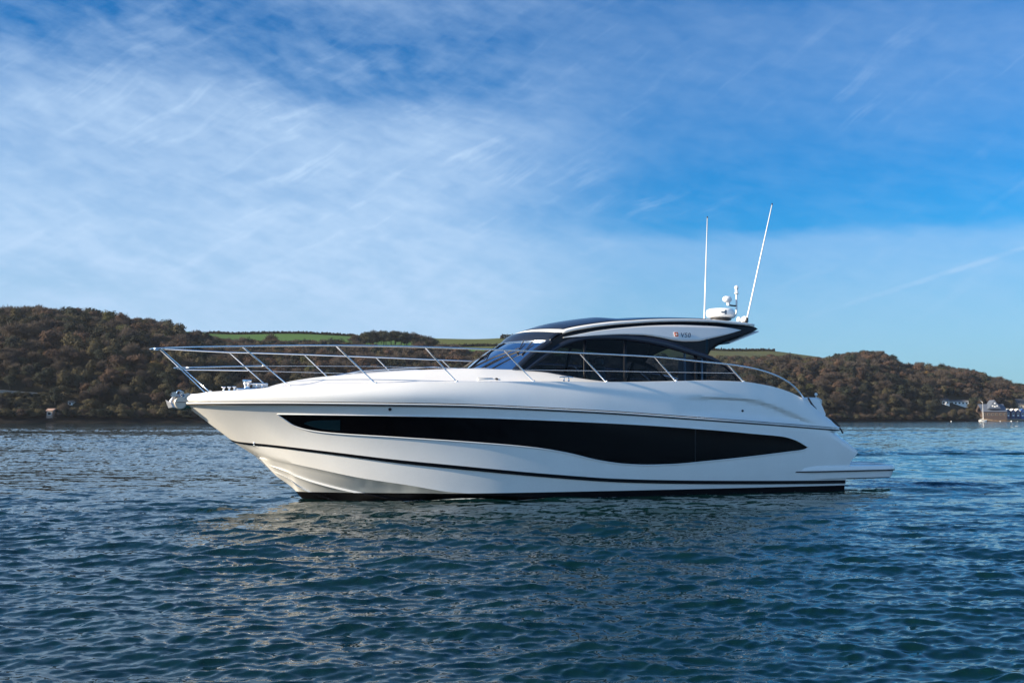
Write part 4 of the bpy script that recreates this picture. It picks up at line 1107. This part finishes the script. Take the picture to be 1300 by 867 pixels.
def place_tree(t, label, group, z=None):
    x, y, u, d, kd, h, rw, rz, v = t[:9]
    e = empty('tree', (x, y, float(land_z(np.array([x]), np.array([y]))[0]) - .3 if z is None else z), rz, label=label, cat='tree', group=group)
    e.scale = (rw/5, rw/5, h/10)
    cm, tm_, _ = proto[kd][v]
    for nm, me in (('trunk', tm_), ('crown', cm)):
        o = bpy.data.objects.new(nm, me); COL.objects.link(o); o.parent = e
    return e
rest = []
for i, t in enumerate(trees):
    if i in single and i < len(trees) - len(sp_trees):
        where = 'along the dark rocky shore' if t[3] < 30 else ('on the skyline of the wooded hill' if t[3] > DEPTH - 24 else 'low on the wooded slope')
        s_ = 'left of the yacht' if t[2] < 600 else 'right of the yacht'
        place_tree(t, f'{KINDS[t[4]][0]} tree {where} {s_}', f'{KINDS[t[4]][0]} trees {where} {s_}')
    elif i < len(trees) - len(sp_trees): rest.append(t)
for t, lb in zip(sp_trees, ('large bright green ivy-clad tree halfway up the wooded hill behind the bow rail', 'round golden tree low on the wooded hill just behind the anchor', 'small yellow tree near the water behind the yacht stern', 'orange gold tree high on the hill behind the yacht stern')):
    place_tree(t, lb, None)
for t in clump:
    x, y, u, d, kd, h, rw, rz, v, tp = t
    z = (HY - tp)/F*y + CAMH - h*1.02
    place_tree(t, f'{KINDS[kd][0]} tree in the clump on the skyline field above the bow rail', f'{KINDS[kd][0]} trees in the clump on the skyline field', z)
# the rest of the wood reads as one mass
Vs, Ts = [], []
for t in rest + shrubs:
    x, y, u, d, kd, h, rw, rz, v = t
    Q = proto[kd][v][2]
    if d > 40 and d < DEPTH - 25: Q = Q[::2]
    c_, s_ = math.cos(rz), math.sin(rz); z = float(land_z(np.array([x]), np.array([y]))[0]) - .3
    A = Q.reshape(-1, 3)*np.array([rw/5, rw/5, h/10]); big = 1.25 if (d > 40 and d < DEPTH - 25) else 1.
    if big > 1: q3 = A.reshape(-1, 4, 3); cen = q3.mean(1, keepdims=True); A = (cen + (q3 - cen)*big).reshape(-1, 3)
    Vs.append(np.stack([A[:,0]*c_ - A[:,1]*s_ + x, A[:,0]*s_ + A[:,1]*c_ + y, A[:,2] + z], -1))
    cs = KINDS[kd][1]; f = rng.random()*(len(cs)-1); k0 = int(f); cc = np.array(cs[k0])*(1-f+k0) + np.array(cs[min(k0+1, len(cs)-1)])*(f-k0)
    Ts.append(np.tile(cc*rng.uniform(.8, 1.2), (len(A), 1)))
Vs = np.concatenate(Vs); Ts = np.concatenate(Ts)
wood = big_mesh('woodland', Vs, np.arange(len(Vs)).reshape(-1, 4), leaf_mat('woodland_foliage', [(.05,.05,.05)]*2, True), False, Ts)
tag(wood, 'brown and olive autumn wood covering the hillside across the bay', 'woodland', kind='stuff')
# hedges on the skyline fields
def hedge(u0, u1, dist, hgt, label):
    P = []
    for u in np.arange(u0, u1, 1.1):
        y = Dsh(u) + dist + rng.uniform(-1, 1); x = (u - CX)/F*y; z = float(land_z(np.array([x]), np.array([y]))[0])
        hh = hgt*rng.uniform(.6, 1.25); n = 26
        for k in range(n):
            c = np.array([x + rng.uniform(-.6,.6), y + rng.uniform(-.8,.8), z - .3 + hh*rng.random()**.8]); a = rng.normal(size=3)*.33; b_ = rng.normal(size=3)*.33
            P.append([c - a - b_, c + a - b_, c + a + b_, c - a + b_])
    P = np.array(P).reshape(-1, 3)
    o = big_mesh('hedge', P, np.arange(len(P)).reshape(-1, 4), HEDGE, False); tag(o, label, 'hedge')
HEDGE = leaf_mat('hedge_foliage', [(.028,.030,.018),(.045,.038,.024)])
hedge(262, 450, DEP2 - 26, 2.0, 'long dark hedge along the top of the green field left of the tree clump')
hedge(262, 446, DEPTH + 22, 1.6, 'low hedge between the wood and the green field behind the bow rail')
hedge(556, 655, DEPTH + 150, 2.0, 'hedge between two green fields just ahead of the windscreen')
hedge(636, 660, DEP2 - 8, 4.0, 'tall hedge on the skyline above the windscreen')
hedge(896, 985, DEP2 - 6, 2.4, 'dark hedge on the skyline field behind the yacht roof')

# ------------------------------------------------------------------ shore: wall, hut, houses, huts, moored boat, buoys
stone = mat('grey_stone', (.22,.21,.20), .9); N.nt = stone.node_tree; t_ = N.nt.nodes.new('ShaderNodeTexCoord')
N.nt.links.new(nmix(nsmooth(nnoise(t_.outputs['Object'], 1.2, 5), .3, .7), (.15,.145,.14), (.30,.29,.27)), bsdf(stone).inputs['Base Color'])
render_w = mat('white_render', (.72,.71,.68), .8); pink = mat('pinkish_stone', (.36,.24,.19), .9)
slate = mat('blue_grey_slate', (.09,.11,.15), .6); slate_d = mat('dark_slate', (.05,.055,.065), .7)
brick = mat('brown_brick', (.075,.055,.05), .9); beige = mat('beige_render', (.42,.34,.26), .85)
bluep = mat('blue_paint', (.04,.10,.28), .6); winm = mat('dark_window_glass', (.02,.025,.03), .1); hutblue = mat('navy_timber', (.03,.05,.12), .7)
wl_ = MB(); npt = 24; line_ = []
for k in range(npt + 1):
    u = -30 + 90*k/npt; d = stand(u, 503.5); c = at(u, d); line_.append((c[0], c[1], up(u, 495.2 + 4.6*max(0, u)/60, c[1])))
line_ = spline(line_[::4], npt + 1)
wl_.grid([[(q[0], q[1] + dy_, q[2] + dz_) for q in line_] for dy_, dz_ in ((-.5,-5.),(-.4,-.35),(-.6,-.3),(-.6,0),(.6,.05),(.6,-5))])
wl_.build('retaining_wall', stone, None, False, label='long pale stone retaining wall on the wooded slope at the far left edge', cat='wall')
def house(nm, u0, u1, d, v_base, v_eave, v_ridge, wallm, roofm, label, cat, dep=7., nwin=3, rows_=1, chim=True, gable=False, group=None, framem=None):
    if d is None: d = stand((u0+u1)/2, v_base) + dep/2
    c = at((u0+u1)/2, d); y = c[1]; w = (u1-u0)/F*y; zb, ze_, zr_ = up(0, v_base, y), up(0, v_eave, y), up(0, v_ridge, y)
    e = empty(nm, (c[0], y, zb), 0, label=label, cat=cat, group=group)
    he, hr = ze_ - zb, zr_ - zb
    wb = MB().box((0, 0, he/2 - 1), (w, dep, he + 2))
    if gable: wb.add([(-w/2,-dep/2+.002,he),(w/2,-dep/2+.002,he),(0,-dep/2+.002,hr-.05),(-w/2,dep/2-.002,he),(w/2,dep/2-.002,he),(0,dep/2-.002,hr-.05)], [(0,1,2),(5,4,3)])
    else: wb.add([(-w/2+.002,-dep/2,he),(-w/2+.002,dep/2,he),(-w/2+.002,0,hr-.05),(w/2-.002,-dep/2,he),(w/2-.002,dep/2,he),(w/2-.002,0,hr-.05)], [(0,2,1),(3,4,5)])
    wb.build('wall', wallm, e, False)
    o_ = .35
    if gable: prof_ = [(-w/2-o_, he-.25), (0, hr), (w/2+o_, he-.25)]; g_ = [[(x_, yy, z_) for x_, z_ in prof_] for yy in (-dep/2-o_, dep/2+o_)]
    else: prof_ = [(-dep/2-o_, he-.25), (0, hr), (dep/2+o_, he-.25)]; g_ = [[(x_, yy, z_) for yy, z_ in prof_] for x_ in (-w/2-o_, w/2+o_)]
    rfo = MB().grid(g_).build('roof', roofm, e, False); md_ = rfo.modifiers.new('t', 'SOLIDIFY'); md_.thickness = .22; md_.offset = 1
    if chim: MB().box((w*.3, 0, hr + .4), (.9, .7, 1.6)).box((w*.3, 0, hr + 1.25), (1.05, .85, .15)).build('chimney', brick, rfo, False)
    for r_ in range(rows_):
        for k in range(nwin):
            xk = -w/2 + w*(k + .5)/nwin; zk_ = he*(r_ + .5)/rows_
            fr_ = MB().box((xk, -dep/2 - .03, zk_), (min(1.5, w/nwin*.6), .1, min(1.5, he/rows_*.55))).build('window', framem or render_w, e, False)
            MB().box((xk, -dep/2 - .07, zk_), (min(1.5, w/nwin*.6) - .25, .06, min(1.5, he/rows_*.55) - .25)).build('pane', winm, fr_, False)
    return e
house('stone_hut', 63, 70.5, 2.5, 529, 520.5, 518.5, pink, pink, 'small pinkish stone hut on the rocky shore left of the bow', 'hut', 4., 1, 1, False)
house('cottage', 89.5, 95, None, 515, 510, 508.2, render_w, slate_d, 'tiny white cottage half hidden among trees above the stone hut', 'cottage', 4., 1, 1, False)
house('cottage', 1192.5, 1202, None, 513.5, 508.5, 505.8, render_w, slate_d, 'white cottage with a chimney at the end of the hillside row', 'cottage', 7., 2, 1)
house('terrace_house', 1203, 1226, None, 514, 509.5, 507.6, render_w, slate_d, 'long low white terrace house in trees above the boathouse', 'house', 7., 5, 1, False)
bt = house('boathouse', 1241, 1272, 14, 530, 522.2, 513.0, brick, slate, 'large boathouse with a blue grey roof and brown walls at the waterside', 'boathouse', 12., 6, 1, False, framem=beige)
c = at(1258, 14); y_ = c[1]
gw = 9.; zb_ = up(0, 530, y_)
gmb = MB().add([(-gw/2, -6.6, up(0,519,y_)-zb_), (gw/2, -6.6, up(0,519,y_)-zb_), (0, -6.6, up(0,508,y_)-zb_), (-gw/2, 2, up(0,519,y_)-zb_), (gw/2, 2, up(0,519,y_)-zb_), (0, 2, up(0,508,y_)-zb_)], [(0,1,2),(0,2,5,3),(1,4,5,2)])
dg = gmb.build('dormer', slate, bt, False)
for xk, zk_ in ((-1.6, 515.5), (0, 512.2), (1.6, 515.5), (0, 516.2)):
    MB().box((xk, -6.65, up(0, zk_, y_) - zb_), (1.1, .08, 1.1)).build('window', render_w, dg, False)
for k, (u0, m_, lb) in enumerate(((1274.5, hutblue, 'blue white beach hut next to the boathouse'), (1280.8, hutblue, 'second beach hut along from the boathouse'), (1286.8, hutblue, 'third beach hut along from the boathouse'), (1292.6, bluep, 'bright blue beach hut at the far end of the row'))):
    e = house('beach_hut', u0, u0 + 5.0, 14, 528.5, 522, 519.2, m_, render_w if k < 3 else bluep, lb, 'beach hut', 4., 1, 1, False, True, 'beach huts beside the boathouse')
    MB().box((0, -2.05, 1.4), (1.3, .08, 2.6)).build('door', render_w, e, False)
house('gabled_house', 1288, 1304, None, 519, 513.5, 506.5, beige, slate_d, 'beige gabled house above the beach huts at the far right edge', 'house', 9., 2, 1)
# moored sailing boat
c = at(1246, -26); y_ = c[1]
e = empty('sailing_boat', (c[0], y_, 0), 0, label='small white sailing boat moored before the boathouse with a tall bare mast', cat='sailing boat')
hl = MB(); secs = []
for x_, w_, zd_ in ((-2.6,.45,.9),(-1.8,.8,.8),(0,1.,.75),(1.6,.75,.85),(2.6,.1,1.05)):
    secs.append([(x_,-w_,zd_),(x_,-w_*.85,.25),(x_,-w_*.4,-.3),(x_,w_*.4,-.3),(x_,w_*.85,.25),(x_,w_,zd_),(x_,0,zd_+.05)])
hl.grid(secs, True); hl.add(secs[0], [tuple(range(7))]); hl.build('hull', render_w, e)
MB().grid([[(x_, y2, z_) for x_, z_ in ((-1.4,.8),(-1.2,1.3),(.9,1.25),(1.3,.85))] for y2 in (-.5,.5)]).build('coachroof', render_w, e)
mz_ = up(0, 510.5, y_)
MB().tube([(.3,0,.7),(.25,0,mz_)], [.17,.11], 8).build('mast', render_w, e)
MB().tube([(.25,0,mz_-.2),(-1.6,0,mz_+1.2)], [.15,.17], 7).build('furled_pennant', render_w, e)
MB().tube([(.3,0,1.7),(-2.3,0,1.6)], .13, 7).build('boom', render_w, e)
for u, d, r_, lb in ((1206, -30, .42, 'round white mooring buoy left of the moored sailing boat'), (1268, -34, .34, 'round white mooring buoy right of the moored sailing boat'), (1282, -42, .5, 'larger white mooring buoy below the beach huts'), (1290, -30, .3, 'smallest white mooring buoy below the end beach hut')):
    c = at(u, d)
    e = MB().lathe([(0,-r_*.7),(r_*.7,-r_*.5),(r_,.05),(r_*.8,r_*.65),(r_*.3,r_*.95),(r_*.1,r_*1.0),(r_*.1,r_*1.25),(0,r_*1.3)], (0,0,0), 14).build('mooring_buoy', render_w, None, True, label=lb, cat='buoy', group='mooring buoys off the beach')
    e.location = (c[0], c[1], 0)
# loose rocks at the tide line
rock_m = mat('shore_rock', (.05,.044,.038), .9)

# ------------------------------------------------------------------ the air over the bay
hz = MB().box((-60, 330, 47), (3000, 2700, 102)).build('haze', None, None, False); tag(hz, kind='stuff')
hm_ = bpy.data.materials.new('haze_air'); hm_.use_nodes = True; ht = hm_.node_tree; ht.nodes.clear()
ho_ = ht.nodes.new('ShaderNodeOutputMaterial'); pv = ht.nodes.new('ShaderNodeVolumePrincipled')
pv.inputs['Color'].default_value = (.80,.88,1.0,1); pv.inputs['Density'].default_value = 0.00005; pv.inputs['Anisotropy'].default_value = 0.2
ht.links.new(pv.outputs[0], ho_.inputs['Volume']); hz.data.materials.append(hm_)
